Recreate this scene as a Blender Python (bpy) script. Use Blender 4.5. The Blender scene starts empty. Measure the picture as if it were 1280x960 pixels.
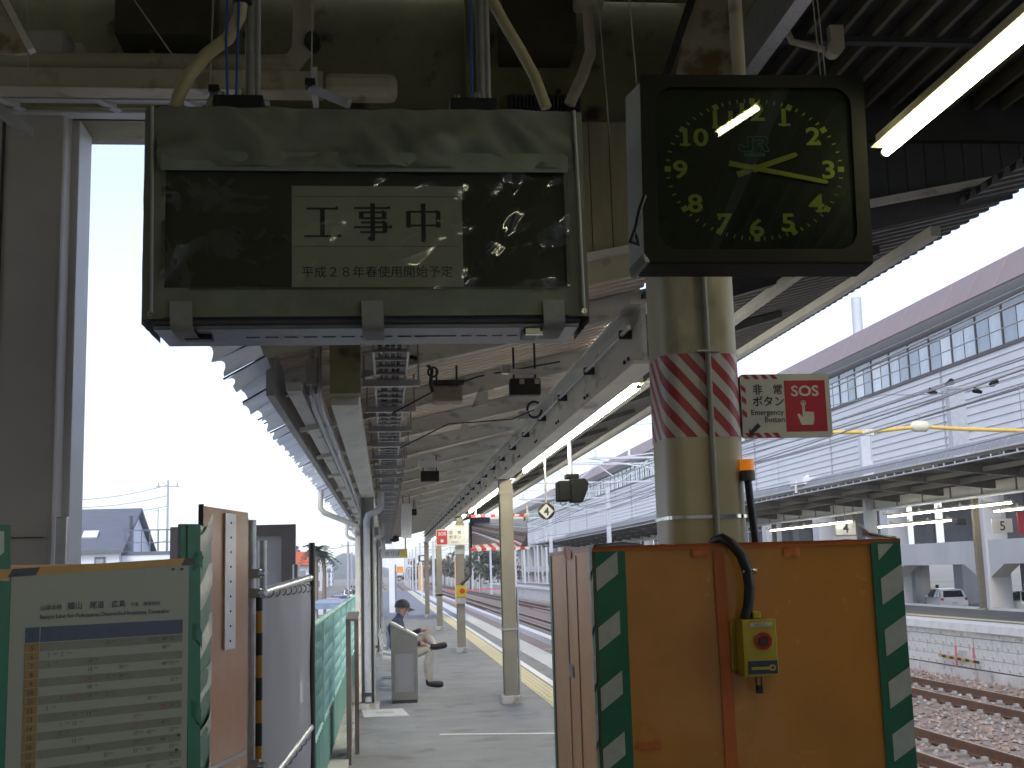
import bpy, math, random
from math import sin, cos, pi, radians
from mathutils import Vector, Matrix, noise
random.seed(7)
S = bpy.context.scene
COL = S.collection

# ------------------------------------------------------------ camera
EYE = Vector((0, 0, 1.6)); FPX = 1511.0
ay = Vector((483 - 640, -(718 - 480), -FPX)).normalized()
az = Vector((360 - 640, 9780, -FPX)); az = (az - ay * az.dot(ay)).normalized()
ax = ay.cross(az)
R_CW = Matrix((ax, ay, az))                 # camera axes -> world
cam = bpy.data.cameras.new('camera'); cam.sensor_width = 36; cam.lens = 36 * FPX / 1280
cam.clip_start = 0.05; cam.clip_end = 9000
camo = bpy.data.objects.new('camera', cam); COL.objects.link(camo)
camo.matrix_world = Matrix.Translation(EYE) @ R_CW.to_4x4()
S.camera = camo

def at(x, y, X=None, Y=None, Z=None):
    """world point seen at photo pixel (x, y) on the plane X=, Y= or Z="""
    r = R_CW @ Vector((x - 640, 480 - y, -FPX))
    t = X / r.x if X is not None else (Y / r.y if Y is not None else (Z - EYE.z) / r.z)
    return EYE + r * t

# ------------------------------------------------------------ world, sun, exposure
W = bpy.data.worlds.new('World'); S.world = W; W.use_nodes = True
nt = W.node_tree; bg = nt.nodes['Background']
sky = nt.nodes.new('ShaderNodeTexSky'); sky.sky_type = 'NISHITA'; sky.sun_disc = False
sky.sun_elevation = radians(48); sky.sun_rotation = radians(200)
sky.air_density = 1.0; sky.dust_density = 1.0; sky.ozone_density = 1.5
hs = nt.nodes.new('ShaderNodeHueSaturation'); hs.inputs['Saturation'].default_value = 0.72; hs.inputs['Hue'].default_value = 0.512
nt.links.new(sky.outputs[0], hs.inputs['Color']); nt.links.new(hs.outputs[0], bg.inputs['Color'])
bg.inputs['Strength'].default_value = 0.125
sun = bpy.data.lights.new('sun', 'SUN'); sun.energy = 0.6; sun.angle = radians(25); sun.color = (1, .98, .95)
suno = bpy.data.objects.new('sun', sun); COL.objects.link(suno)
suno.rotation_euler = (radians(42), 0, radians(-20)); suno.location = (0, 0, 60)
S.view_settings.view_transform = 'Standard'; S.view_settings.look = 'None'
S.view_settings.exposure = 1.55; S.view_settings.gamma = 1
S.render.engine = 'CYCLES'
S.cycles.use_denoising = True
S.cycles.max_bounces = 8; S.cycles.diffuse_bounces = 5; S.cycles.transparent_max_bounces = 16

# ------------------------------------------------------------ helpers
class MB:
    def __init__(s): s.v = []; s.f = []; s.mi = []; s.sm = []
    def face(s, idx, m=0, sm=False): s.f.append(tuple(idx)); s.mi.append(m); s.sm.append(sm)
    def poly(s, pts, m=0):
        b = len(s.v); s.v += [Vector(p) for p in pts]; s.face(range(b, b + len(pts)), m); return s
    def prism(s, pts, ext, m=0):
        """closed solid: planar polygon swept by the vector ext"""
        pts = [Vector(p) for p in pts]; e = Vector(ext); n = len(pts); b = len(s.v)
        nn = Vector((0, 0, 0))
        for i in range(n): nn += pts[i].cross(pts[(i + 1) % n])
        if nn.dot(e) > 0: pts = pts[::-1]
        s.v += pts + [p + e for p in pts]
        s.face(range(b, b + n), m); s.face(range(b + 2 * n - 1, b + n - 1, -1), m)
        for i in range(n):
            j = (i + 1) % n; s.face((b + j, b + i, b + n + i, b + n + j), m)
        return s
    def box(s, x0, x1, y0, y1, z0, z1, m=0):
        if x0 > x1: x0, x1 = x1, x0
        if y0 > y1: y0, y1 = y1, y0
        if z0 > z1: z0, z1 = z1, z0
        return s.prism([(x0, y0, z0), (x1, y0, z0), (x1, y1, z0), (x0, y1, z0)], (0, 0, z1 - z0), m)
    def bar(s, p, q, w, h, up=(0, 0, 1), m=0):
        p = Vector(p); q = Vector(q); d = (q - p).normalized(); u = Vector(up)
        if abs(d.dot(u)) > .99: u = Vector((1, 0, 0))
        a = d.cross(u).normalized(); c = a.cross(d).normalized(); a = a * w / 2; c = c * h / 2
        return s.prism([p - a - c, p + a - c, p + a + c, p - a + c], q - p, m)
    def tube(s, pts, r, n=8, m=0, cap=True):
        pts = [Vector(p) for p in pts]; k = len(pts); rs = r if isinstance(r, (list, tuple)) else [r] * k
        d0 = (pts[1] - pts[0]).normalized()
        a = d0.orthogonal().normalized(); rings = []
        for i, p in enumerate(pts):
            d = ((pts[min(i + 1, k - 1)] - p).normalized() + (p - pts[max(i - 1, 0)]).normalized())
            d = d.normalized() if d.length > 1e-6 else d0
            a = (a - d * a.dot(d)).normalized(); c = d.cross(a)
            b = len(s.v); rings.append(b)
            s.v += [p + (a * cos(2 * pi * j / n) + c * sin(2 * pi * j / n)) * rs[i] for j in range(n)]
        for i in range(k - 1):
            for j in range(n):
                j2 = (j + 1) % n
                s.face((rings[i] + j, rings[i] + j2, rings[i + 1] + j2, rings[i + 1] + j), m, True)
        if cap:
            for b, rev in ((rings[0], True), (rings[-1], False)):
                pp = [s.v[b + j].copy() for j in range(n)]
                s.poly(pp[::-1] if rev else pp, m)
        return s
    def cyl(s, p, q, r, n=16, m=0): return s.tube([p, q], r, n, m)
    def ring(s, c, nrm, r0, r1, n=24, t=.004, m=0):
        c = Vector(c); nv = Vector(nrm).normalized(); a = nv.orthogonal().normalized(); b_ = nv.cross(a)
        for i in range(n):
            t0, t1 = 2 * pi * i / n, 2 * pi * (i + 1) / n
            d0 = a * cos(t0) + b_ * sin(t0); d1 = a * cos(t1) + b_ * sin(t1)
            s.prism([c + d0 * r0, c + d0 * r1, c + d1 * r1, c + d1 * r0], nv * t, m)
        return s
    def grid(s, fn, nu, nv, m=0, sm=True):
        b = len(s.v)
        for j in range(nv + 1):
            for i in range(nu + 1): s.v.append(Vector(fn(i / nu, j / nv)))
        for j in range(nv):
            for i in range(nu):
                k = b + j * (nu + 1) + i; s.face((k, k + 1, k + nu + 2, k + nu + 1), m, sm)
        return s
    def text(s, txt, size, o, xd=(1, 0, 0), zd=(0, 0, 1), align='C', bold=0, m=0, sx=1.0):
        vs, fs, w = glyphs(txt, bold); o = Vector(o); xd = Vector(xd).normalized(); zd = Vector(zd).normalized()
        off = {'C': -w / 2, 'L': 0, 'R': -w}[align]; b = len(s.v)
        s.v += [o + xd * (x + off) * size * sx + zd * y * size for x, y in vs]
        for f in fs: s.face([b + i for i in f], m)
        return s
    def each(s, name, mats, parent, **k):
        """every connected piece becomes an object of its own"""
        up = list(range(len(s.v)))
        def find(i):
            while up[i] != i: up[i] = up[up[i]]; i = up[i]
            return i
        for f in s.f:
            for j in f[1:]: up[find(j)] = find(f[0])
        key = {}
        for i, v in enumerate(s.v):            # vertices at one place belong together
            q = (round(v.x, 5), round(v.y, 5), round(v.z, 5))
            if q in key: up[find(i)] = find(key[q])
            else: key[q] = i
        gr = {}
        for fi, f in enumerate(s.f): gr.setdefault(find(f[0]), []).append(fi)
        out = []
        for fl in gr.values():
            m = MB(); mp = {}
            for fi in fl:
                for i in s.f[fi]:
                    if i not in mp: mp[i] = len(m.v); m.v.append(s.v[i].copy())
                m.face([mp[i] for i in s.f[fi]], s.mi[fi], s.sm[fi])
            out.append(m.build(name, mats, parent, **k))
        return out
    def move(s, M):
        s.v = [M @ v for v in s.v]; return s
    def build(s, name, mats, parent=None, bevel=0, loc=None, kind=None):
        if not isinstance(mats, (list, tuple)): mats = [mats]
        if parent is not None: org = ORG[parent.name]
        elif loc is not None: org = Vector(loc)
        else:
            xs = [v.x for v in s.v]; ys = [v.y for v in s.v]; zs = [v.z for v in s.v]
            org = Vector(((min(xs) + max(xs)) / 2, (min(ys) + max(ys)) / 2, min(zs)))
        me = bpy.data.meshes.new(name)
        me.from_pydata([tuple(v - org) for v in s.v], [], s.f)
        for mm in mats: me.materials.append(mm)
        me.polygons.foreach_set('material_index', s.mi); me.polygons.foreach_set('use_smooth', s.sm)
        me.update()
        o = bpy.data.objects.new(name, me); COL.objects.link(o)
        if parent is not None: o.parent = parent
        else: o.location = org
        ORG[o.name] = org
        if bevel:
            b = o.modifiers.new('edge', 'BEVEL'); b.width = bevel; b.segments = 2; b.limit_method = 'ANGLE'
        if kind: o['kind'] = kind
        return o
ORG = {}
_gl = {}
def glyphs(txt, bold=0):
    k = (txt, bold)
    if k not in _gl:
        cu = bpy.data.curves.new('lettering_source', 'FONT'); cu.body = txt; cu.size = 1; cu.offset = bold; cu.resolution_u = 3
        ob = bpy.data.objects.new('lettering_source', cu); COL.objects.link(ob)
        dg = bpy.context.evaluated_depsgraph_get(); me = bpy.data.meshes.new_from_object(ob.evaluated_get(dg))
        vs = [(v.co.x, v.co.y) for v in me.vertices]; fs = [tuple(p.vertices) for p in me.polygons]
        x0 = min([v[0] for v in vs] or [0]); x1 = max([v[0] for v in vs] or [0])
        _gl[k] = ([(x - x0, y) for x, y in vs], fs, x1 - x0)
        bpy.data.objects.remove(ob); bpy.data.curves.remove(cu); bpy.data.meshes.remove(me)
    return _gl[k]

def tag(o, label, cat, group=None):
    o['label'] = label; o['category'] = cat
    if group: o['group'] = group
    return o
def thing(name, label, cat, loc, group=None):
    o = bpy.data.objects.new(name, None); COL.objects.link(o); o.location = loc; o.empty_display_size = .2
    ORG[o.name] = Vector(loc)
    return tag(o, label, cat, group)
def copy_tree(o, d=(0, 0, 0), label=None, parent=None):
    c = o.copy(); COL.objects.link(c)
    if parent is not None: c.parent = parent
    else: c.location = o.location + Vector(d)
    if label: c['label'] = label
    for ch in list(o.children): copy_tree(ch, parent=c)
    return c
def dup(o, d, parent):                      # another piece sharing mesh data
    c = o.copy(); COL.objects.link(c); c.parent = parent; c.location = o.location + Vector(d); return c

# ------------------------------------------------------------ materials
def mat(name, col, rough=.6, metal=0, var=.18, scale=6, bump=0, bscale=60, spec=.5, rust=0, rustcol=(.16, .07, .03),
        stretch=(1, 1, 1), emit=None, estr=0, coat=0, rvar=0):
    m = bpy.data.materials.new(name); m.use_nodes = True; t = m.node_tree; n = t.nodes; l = t.links
    p = n['Principled BSDF']; p.inputs['Roughness'].default_value = rough; p.inputs['Metallic'].default_value = metal
    p.inputs['Specular IOR Level'].default_value = spec; p.inputs['Coat Weight'].default_value = coat
    tc = n.new('ShaderNodeTexCoord'); mp = n.new('ShaderNodeMapping'); mp.inputs['Scale'].default_value = stretch
    l.new(tc.outputs['Object'], mp.inputs['Vector'])
    nz = n.new('ShaderNodeTexNoise'); nz.inputs['Scale'].default_value = scale; nz.inputs['Detail'].default_value = 6
    nz.inputs['Roughness'].default_value = .65
    l.new(mp.outputs[0], nz.inputs['Vector'])
    cr = n.new('ShaderNodeValToRGB')
    cr.color_ramp.elements[0].position = .28; cr.color_ramp.elements[1].position = .72
    cr.color_ramp.elements[0].color = tuple(c * (1 - var) for c in col) + (1,)
    cr.color_ramp.elements[1].color = tuple(min(1, c * (1 + var)) for c in col) + (1,)
    l.new(nz.outputs['Fac'], cr.inputs[0]); out = cr.outputs[0]
    if rust:
        n2 = n.new('ShaderNodeTexNoise'); n2.inputs['Scale'].default_value = scale * 1.7; n2.inputs['Detail'].default_value = 8
        l.new(mp.outputs[0], n2.inputs['Vector'])
        r2 = n.new('ShaderNodeValToRGB'); r2.color_ramp.elements[0].position = .62 - rust * .25; r2.color_ramp.elements[1].position = .72 - rust * .2
        l.new(n2.outputs['Fac'], r2.inputs[0])
        mx = n.new('ShaderNodeMix'); mx.data_type = 'RGBA'; l.new(r2.outputs[0], mx.inputs[0]); l.new(out, mx.inputs[6])
        mx.inputs[7].default_value = rustcol + (1,); out = mx.outputs[2]
    l.new(out, p.inputs['Base Color'])
    if rvar:
        mr = n.new('ShaderNodeMapRange'); mr.inputs['To Min'].default_value = max(.02, rough - rvar); mr.inputs['To Max'].default_value = min(1, rough + rvar)
        l.new(nz.outputs['Fac'], mr.inputs[0]); l.new(mr.outputs[0], p.inputs['Roughness'])
    if bump:
        n3 = n.new('ShaderNodeTexNoise'); n3.inputs['Scale'].default_value = bscale; n3.inputs['Detail'].default_value = 5
        l.new(mp.outputs[0], n3.inputs['Vector'])
        b = n.new('ShaderNodeBump'); b.inputs['Strength'].default_value = bump; b.inputs['Distance'].default_value = .02
        l.new(n3.outputs['Fac'], b.inputs['Height']); l.new(b.outputs[0], p.inputs['Normal'])
    if emit:
        p.inputs['Emission Color'].default_value = emit + (1,); p.inputs['Emission Strength'].default_value = estr
    return m
def glassy(name, tint, refl=.08, rough=.03, bump=0, bscale=8, opac=0, body=(.3, .3, .28)):
    """clear sheet: transparent with a fresnel gloss, some body colour"""
    m = bpy.data.materials.new(name); m.use_nodes = True; t = m.node_tree; n = t.nodes; l = t.links
    n.remove(n['Principled BSDF']); o = n['Material Output']
    tr = n.new('ShaderNodeBsdfTransparent'); tr.inputs[0].default_value = tint + (1,)
    gl = n.new('ShaderNodeBsdfGlossy'); gl.inputs['Roughness'].default_value = rough
    fr = n.new('ShaderNodeFresnel'); fr.inputs[0].default_value = 1.5
    mr = n.new('ShaderNodeMath'); mr.operation = 'MULTIPLY_ADD'; mr.inputs[1].default_value = 1; mr.inputs[2].default_value = refl - .04; mr.use_clamp = True
    l.new(fr.outputs[0], mr.inputs[0])
    mx = n.new('ShaderNodeMixShader'); l.new(mr.outputs[0], mx.inputs[0]); l.new(tr.outputs[0], mx.inputs[1]); l.new(gl.outputs[0], mx.inputs[2])
    last = mx
    if opac:
        df = n.new('ShaderNodeBsdfDiffuse'); df.inputs[0].default_value = body + (1,)
        tl = n.new('ShaderNodeBsdfTranslucent'); tl.inputs[0].default_value = body + (1,)
        m3 = n.new('ShaderNodeMixShader'); m3.inputs[0].default_value = .6; l.new(df.outputs[0], m3.inputs[1]); l.new(tl.outputs[0], m3.inputs[2])
        m2 = n.new('ShaderNodeMixShader'); m2.inputs[0].default_value = opac; l.new(mx.outputs[0], m2.inputs[1]); l.new(m3.outputs[0], m2.inputs[2]); last = m2
    if bump:
        tc = n.new('ShaderNodeTexCoord'); nz = n.new('ShaderNodeTexNoise'); nz.inputs['Scale'].default_value = bscale; nz.inputs['Detail'].default_value = 3
        nz.inputs['Distortion'].default_value = 1.2
        l.new(tc.outputs['Object'], nz.inputs['Vector']); b = n.new('ShaderNodeBump'); b.inputs['Strength'].default_value = bump; b.inputs['Distance'].default_value = .03
        l.new(nz.outputs[0], b.inputs['Height']); l.new(b.outputs[0], gl.inputs['Normal']); l.new(b.outputs[0], fr.inputs['Normal'])
    l.new(last.outputs[0], o.inputs[0]); return m
def lamp_mat(name, col, s):
    return mat(name, (.8, .8, .8), .4, var=0, emit=col, estr=s)

olive = mat('olive_paint', (.27, .25, .13), .55, var=.3, scale=2.5, rust=.12, rustcol=(.07, .055, .03))
cream = mat('cream_paint', (.50, .46, .33), .5, var=.15, scale=3, rust=.1, rustcol=(.3, .25, .16))
creamrust = mat('cream_rusty', (.52, .47, .34), .6, var=.2, scale=3.2, rust=.62, rustcol=(.2, .13, .05))
pale = mat('pale_steel_paint', (.70, .68, .62), .5, var=.16, scale=2.2, rust=.12, rustcol=(.33, .3, .26), stretch=(1, .5, 2))
greyp = mat('grey_paint', (.33, .33, .32), .5, var=.16, scale=3)
beige = mat('beige_column', (.235, .215, .175), .5, var=.14, scale=2.5, rust=.08, rustcol=(.24, .21, .15))
darks = mat('dark_steel', (.045, .045, .045), .5, var=.3)
blackp = mat('black_plastic', (.018, .018, .02), .4, var=.2)
galv = mat('galvanised', (.5, .51, .53), .38, .75, var=.18, scale=20)
alu = mat('aluminium', (.62, .63, .66), .32, .8, var=.1, scale=8)
chrome = mat('bright_clip', (.75, .75, .75), .2, 1, var=.1)
conduitm = mat('flex_conduit', (.47, .42, .24), .6, var=.15)
wirem = mat('steel_wire', (.42, .41, .33), .5, .3)
bluem = mat('blue_cable', (.03, .09, .32), .5)
white = mat('white_paint', (.66, .67, .68), .5, var=.07, scale=1.2)
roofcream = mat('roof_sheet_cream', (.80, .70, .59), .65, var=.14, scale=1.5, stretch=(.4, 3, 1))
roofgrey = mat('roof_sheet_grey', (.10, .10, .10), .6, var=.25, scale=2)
tubem = lamp_mat('lit_tube', (1, .95, .80), 42)
tubenear = lamp_mat('lit_tube_near', (1, .93, .64), 9)
tubefar = lamp_mat('lit_tube_far', (1, .94, .78), 8)
reflm = mat('lamp_reflector', (.72, .70, .42), .4, var=.05)
# ------------------------------------------------------------ the setting
def struct(name, mb, m, **k): return mb.build(name, m, kind='structure', **k)
asphalt = mat('platform_asphalt', (.195, .20, .222), .8, var=.24, scale=1.3, bump=.3, bscale=140, rust=.24, rustcol=(.135, .135, .145), rvar=.1)
earth = mat('ground_soil', (.24, .22, .18), .9, var=.3, scale=.05)
road = mat('street_asphalt', (.17, .17, .175), .85, var=.15, scale=.6)
conc = mat('concrete', (.42, .41, .39), .8, var=.2, scale=2, rust=.18, rustcol=(.22, .2, .18), bump=.15, bscale=40)
coping = mat('coping_concrete', (.56, .56, .56), .8, var=.12, scale=4, bump=.1)
tile = mat('tactile_yellow', (.56, .50, .32), .7, var=.14, scale=9)
whiteline = mat('white_line', (.72, .72, .72), .7, var=.15, scale=12)
ballast = mat('ballast_bed', (.21, .165, .14), .9, var=.5, scale=14, bump=.8, bscale=26)

g = MB(); g.poly([(-4500, -200, -1.75), (4500, -200, -1.75), (4500, 5000, -1.75), (-4500, 5000, -1.75)]); struct('ground', g, earth, loc=(0, 0, -1.75))
g = MB(); g.box(3.12, 13.98, -20, 420, -1.74, -1.3); bed = struct('track_bed', g, ballast, loc=(0, 0, -1.74))
g = MB(); g.poly([(-11, -20, -1.744), (-1.6, -20, -1.744), (-1.6, 900, -1.744), (-9, 900, -1.744)]); struct('street', g, road, loc=(0, 0, -1.744))
g = MB(); g.box(-.62, 3.06, 5.2, 118, -1.74, 0); g.box(-3.4, 3.058, -14, 5.2, -1.738, 0)
plat = struct('platform', g, asphalt, loc=(0, 0, 0))
# edge coping blocks, tactile tiles, painted line, kerb
def pieces(name, m, parent, n, step, base):
    o = base.build(name, m, parent)
    for i in range(1, n): dup(o, (0, step * i, 0), parent)
    return o
c = MB(); c.box(2.66, 3.10, 6.0, 6.99, -.3, .012); pieces('coping_block', coping, plat, 112, 1.0, c)
c = MB(); c.box(1.94, 2.235, 6.0, 6.294, -.02, .006)
for i in range(4):
    c.box(1.965 + i * .07, 1.99 + i * .07, 6.02, 6.27, .006, .011)
pieces('tactile_tile', tile, plat, 150, .3, c)
c = MB(); c.box(1.94, 2.235, 51.0, 117, -.02, .006); c.build('tactile_strip', tile, plat)
c = MB(); c.box(2.28, 2.385, 6, 117, -.02, .005); c.build('edge_line', whiteline, plat)
c = MB(); pa = at(550, 918, Z=.004); pb = at(700, 916.5, Z=.004); c.bar(pa, pb, .06, .004); c.build('painted_line', whiteline, plat)
c = MB(); c.box(-.52, -.34, 6.0, 60, -.02, .055); c.build('kerb', conc, plat)
patch = mat('patch_concrete', (.5, .5, .5), .85, var=.2, scale=6)
c = MB(); q = [at(452, 888, Z=0), at(503, 886, Z=0), at(512, 895, Z=0), at(455, 897, Z=0)]
c.prism([Vector((p.x, p.y, -.02)) for p in q], (0, 0, .026)); pc = c.build('concrete_patch', patch, plat)
c = MB(); p = at(481, 891, Z=0); c.ring((p.x, p.y, .006), (0, 0, 1), .0, .11, 20, .004); c.build('drain_cover', greyp, pc)
# cable trough beside the track
tr = MB(); tr.box(6.28, 6.64, 0, .96, -1.4, -1.06)
ct = thing('cable_trough', 'pale concrete cable trough running along the ballast beside the rusty rails', 'cable trough', (6.46, 0, -1.4), 'line of troughs')
o = tr.build('trough_cover', coping, ct)
for i in range(1, 150): dup(o, (0, i, 0), ct)

# tracks
railm = mat('rusty_rail', (.14, .07, .045), .6, .3, var=.3, scale=10)
railtop = mat('rail_head', (.42, .33, .27), .35, .7, var=.15)
sleep = mat('sleeper_concrete', (.19, .165, .145), .85, var=.25, scale=5)
def track(xc, label, ysl):
    t = thing('railway_track', label, 'railway track', (xc, 0, -1.3), 'tracks between the two platforms')
    for sx in (-1, 1):
        r = MB(); x = xc + sx * .5335
        r.box(x - .065, x + .065, -10, 420, -1.262, -1.245); r.box(x - .01, x + .01, -10, 420, -1.245, -1.14); r.box(x - .033, x + .033, -10, 420, -1.14, -1.104)
        ro = r.build('rail', railm, t)
        h = MB(); h.box(x - .026, x + .026, -10, 420, -1.104, -1.1); h.build('rail_head', railtop, ro)
    s_ = MB(); y0 = ysl
    s_.prism([(xc - 1, y0 - .13, -1.36), (xc + 1, y0 - .13, -1.36), (xc + 1, y0 + .13, -1.36), (xc - 1, y0 + .13, -1.36)], (0, 0, .098))
    so = s_.build('sleeper', sleep, t)
    cl = MB()
    for sx in (-1, 1):
        for d in (-.1, .1):
            x = xc + sx * .5335 + d; cl.box(x - .035, x + .035, y0 - .05, y0 + .05, -1.262, -1.215)
    co = cl.build('rail_clip', greyp, so)
    co.parent = so; co.location = (0, 0, 0)
    for i in range(1, 130):
        n_ = dup(so, (0, i * .65, 0), t); k_ = co.copy(); COL.objects.link(k_); k_.parent = n_
    return t
def fix_child(mbuild): return mbuild
track(8.03, 'rusty railway track nearest the platform with its yellow tactile strip', 8)
track(11.66, 'rusty railway track close beneath the block wall of the far platform', 8)
t3 = MB()
# loose stones on the bed
stone_m = [mat('ballast_stone_brown', (.28, .205, .165), .9, var=.4, scale=9), mat('ballast_stone_grey', (.32, .31, .30), .9, var=.4, scale=9), mat('ballast_stone_dark', (.17, .14, .12), .9, var=.4, scale=9)]
st = MB()
for i in range(15000):
    y = 11 + 34 * random.random() ** 1.5; x = random.uniform(3.15, 13.9)
    if any(abs(x - r) < .09 for r in (7.4965, 8.5635, 11.1265, 12.1935)) or 6.25 < x < 6.67: continue
    r = random.uniform(.03, .062); m_ = (1 if random.random() < .75 else 0) if x < 6.2 else random.choice((0, 0, 0, 2, 1))
    b = len(st.v); c0 = Vector((x, y, -1.3 + r * .35)); rot = random.uniform(0, 6.28)
    for k in range(4):
        a = rot + k * pi / 2 + random.uniform(-.4, .4); st.v.append(c0 + Vector((cos(a) * r * random.uniform(.7, 1.2), sin(a) * r * random.uniform(.7, 1.2), random.uniform(-.3, .3) * r)))
    st.v += [c0 + Vector((random.uniform(-.3, .3) * r, random.uniform(-.3, .3) * r, r * .8)), c0 - Vector((0, 0, r * .7))]
    for k in range(4): st.face((b + k, b + (k + 1) % 4, b + 4), m_); st.face((b + (k + 1) % 4, b + k, b + 5), m_)
st.build('ballast_gravel', stone_m, kind='stuff', loc=(8, 20, -1.3))

# ------------------------------------------------------------ station canopy
def rz(x): return 2.62 + .225 * (x + .65)
can = thing('platform_canopy', 'cream canopy roof over the near platform, with rafters and ragged translucent eave', 'canopy', (.5, 15.2, 2.5))
Y0, Y1 = 6.62, 46.4
def sheet(x0, x1, m, name, dz=.2):
    s_ = MB(); per = .13; n = 15; prof = []
    for i in range(n):
        y = i * per
        prof += [(y, 0), (y + .012, .038), (y + .07, .038), (y + .082, 0)]
    prof.append((n * per, 0))
    b = len(s_.v)
    for y, h in prof:
        for th in (0, .004):
            s_.v += [Vector((x0, Y0 + y, rz(x0) + dz + h + th)), Vector((x1, Y0 + y, rz(x1) + dz + h + th))]
    for i in range(len(prof) - 1):
        k = b + 4 * i
        s_.face((k, k + 4, k + 5, k + 1)); s_.face((k + 2, k + 3, k + 7, k + 6))
        s_.face((k, k + 2, k + 6, k + 4)); s_.face((k + 1, k + 5, k + 7, k + 3))
    o = s_.build(name, m, can)
    for i in range(1, 20): dup(o, (0, i * n * per + i * .002, .0), can)
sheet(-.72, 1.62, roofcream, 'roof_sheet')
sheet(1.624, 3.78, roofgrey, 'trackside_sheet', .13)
ex = MB()
for i in range(10):
    y = Y0 - .02 - i * .13; pf = [(y, .0), (y - .012, .038), (y - .07, .038), (y - .082, 0), (y - .13, 0)]
    for (ya, ha), (yb, hb2) in zip(pf, pf[1:]):
        ex.poly([(3.4, ya, rz(3.4) + .13 + ha), (3.78, ya, rz(3.78) + .13 + ha), (3.78, yb, rz(3.78) + .13 + hb2), (3.4, yb, rz(3.4) + .13 + hb2)])
ex.prism([(3.4, Y0 - 1.3, rz(3.4) + .172), (3.78, Y0 - 1.3, rz(3.78) + .172), (3.78, Y0 - .02, rz(3.78) + .172), (3.4, Y0 - .02, rz(3.4) + .172)], (0, 0, .004))
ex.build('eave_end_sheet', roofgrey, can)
# rafters: tapered I-beams along the slope
YR = [7.36 + 1.96 * i for i in range(20)]
ra = MB(); y = YR[0]
def slopebox(mb, x0, x1, ya, yb, d0, d1, m=0):
    mb.prism([(x0, ya, rz(x0) + d0), (x1, ya, rz(x1) + d0), (x1, ya, rz(x1) + d1), (x0, ya, rz(x0) + d1)], (0, yb - ya, 0), m)
slopebox(ra, -.6, 1.9, y - .012, y + .012, .062, .195); slopebox(ra, -.6, 1.9, y - .05, y + .05, .05, .062); slopebox(ra, -.6, 1.9, y - .05, y + .05, .187, .199)
ro = ra.build('rafter', pale, can)
for yy in YR[1:]: dup(ro, (0, yy - y, 0), can)
ra = MB(); ra.prism([(1.905, y - .05, rz(1.905) + .0), (3.2, y - .05, rz(3.2) + .075), (3.2, y - .05, rz(3.2) + .125), (1.905, y - .05, rz(1.905) + .125)], (0, .1, 0))
ro = ra.build('trackside_rafter', darks, can)
for yy in YR[1:]: dup(ro, (0, yy - y, 0), can)
# purlin bars along the platform
pu = MB()
for x, w in ((3.22, .06), (2.5, .05)): pu.box(x, x + w, Y0, Y1, rz(x) - .01, rz(x) + .05)
pu.each('trackside_purlin', greyp, can)
pu = MB(); pu.box(-.53, -.45, Y0, 40, rz(-.5) - .05, rz(-.5) + .0); pu.build('eave_purlin', pale, can)
pu = MB(); pu.box(-.64, -.595, Y0, Y1, rz(-.6) - .05, rz(-.6) + .19); pu.build('eave_fascia', greyp, can)
for i, yy in enumerate(YR):
    b = MB(); b.bar((-.56, yy + .8, rz(-.55) - .07), (-.3, yy + .74, rz(-.3) - .09), .035, .03)
    if i == 0: bo = b.build('eave_brace', pale, can)
    else: dup(bo, (0, yy - YR[0], 0), can)
# main beam over the pillars
bm = MB(); bm.box(1.46, 1.485, Y0, Y1, 2.76, 3.08); bm.box(1.40, 1.55, Y0, Y1, 2.735, 2.758); bm.box(1.40, 1.55, Y0, Y1, 3.082, 3.10)
bo = bm.build('main_beam', pale, can)
bt = MB()
for k in range(26):
    for yy in (7 + k * 1.5, 7.12 + k * 1.5):
        bt.cyl((1.458, yy, 2.83), (1.445, yy, 2.83), .012, 6); bt.cyl((1.458, yy, 3.0), (1.445, yy, 3.0), .012, 6)
bt.build('bolt', darks, bo, kind='stuff'); 
cd = MB(); cd.tube([(1.40, 6.7, 2.96), (1.40, 46, 2.96)], .014, 6); cd.build('conduit', galv, bo)
cp = MB()
for k in range(30): cp.box(1.385, 1.46, 6.9 + k * 1.3, 6.93 + k * 1.3, 2.935, 2.985)
cp.each('conduit_clip', darks, bo)
# box girder over the left columns, with joints
jb = MB()
jb.box(-.30, -.145, 6.86, 8.70, 2.555, 2.66)
jo = jb.build('eave_girder', pale, can)
for k in range(1, 21): dup(jo, (0, k * 1.846, 0), can)
gp = MB(); gp.box(-.30, -.13, 6.70, 6.85, 2.60, 3.5); gp.build('girder_end_post', olive, can)
pp = MB()
for x in (-.36, -.40): pp.tube([(x, 6.75, 3.3), (x, 6.75, 2.62), (x, 6.95, 2.56), (x + .03, 15.2, 2.46), (x + .03, 30, 2.46)], .014, 6)
pp.each('eave_conduit', galv, can)
hb = MB(); hb.box(-.43, -.37, 6.72, 6.80, 2.66, 2.80); hb.build('conduit_box', greyp, can)
pt = MB(); pt.tube([(-.42, 7, 2.68), (-.42, 12.6, 2.66)], .05, 8); pt.build('sagging_pipe', galv, can)
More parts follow.
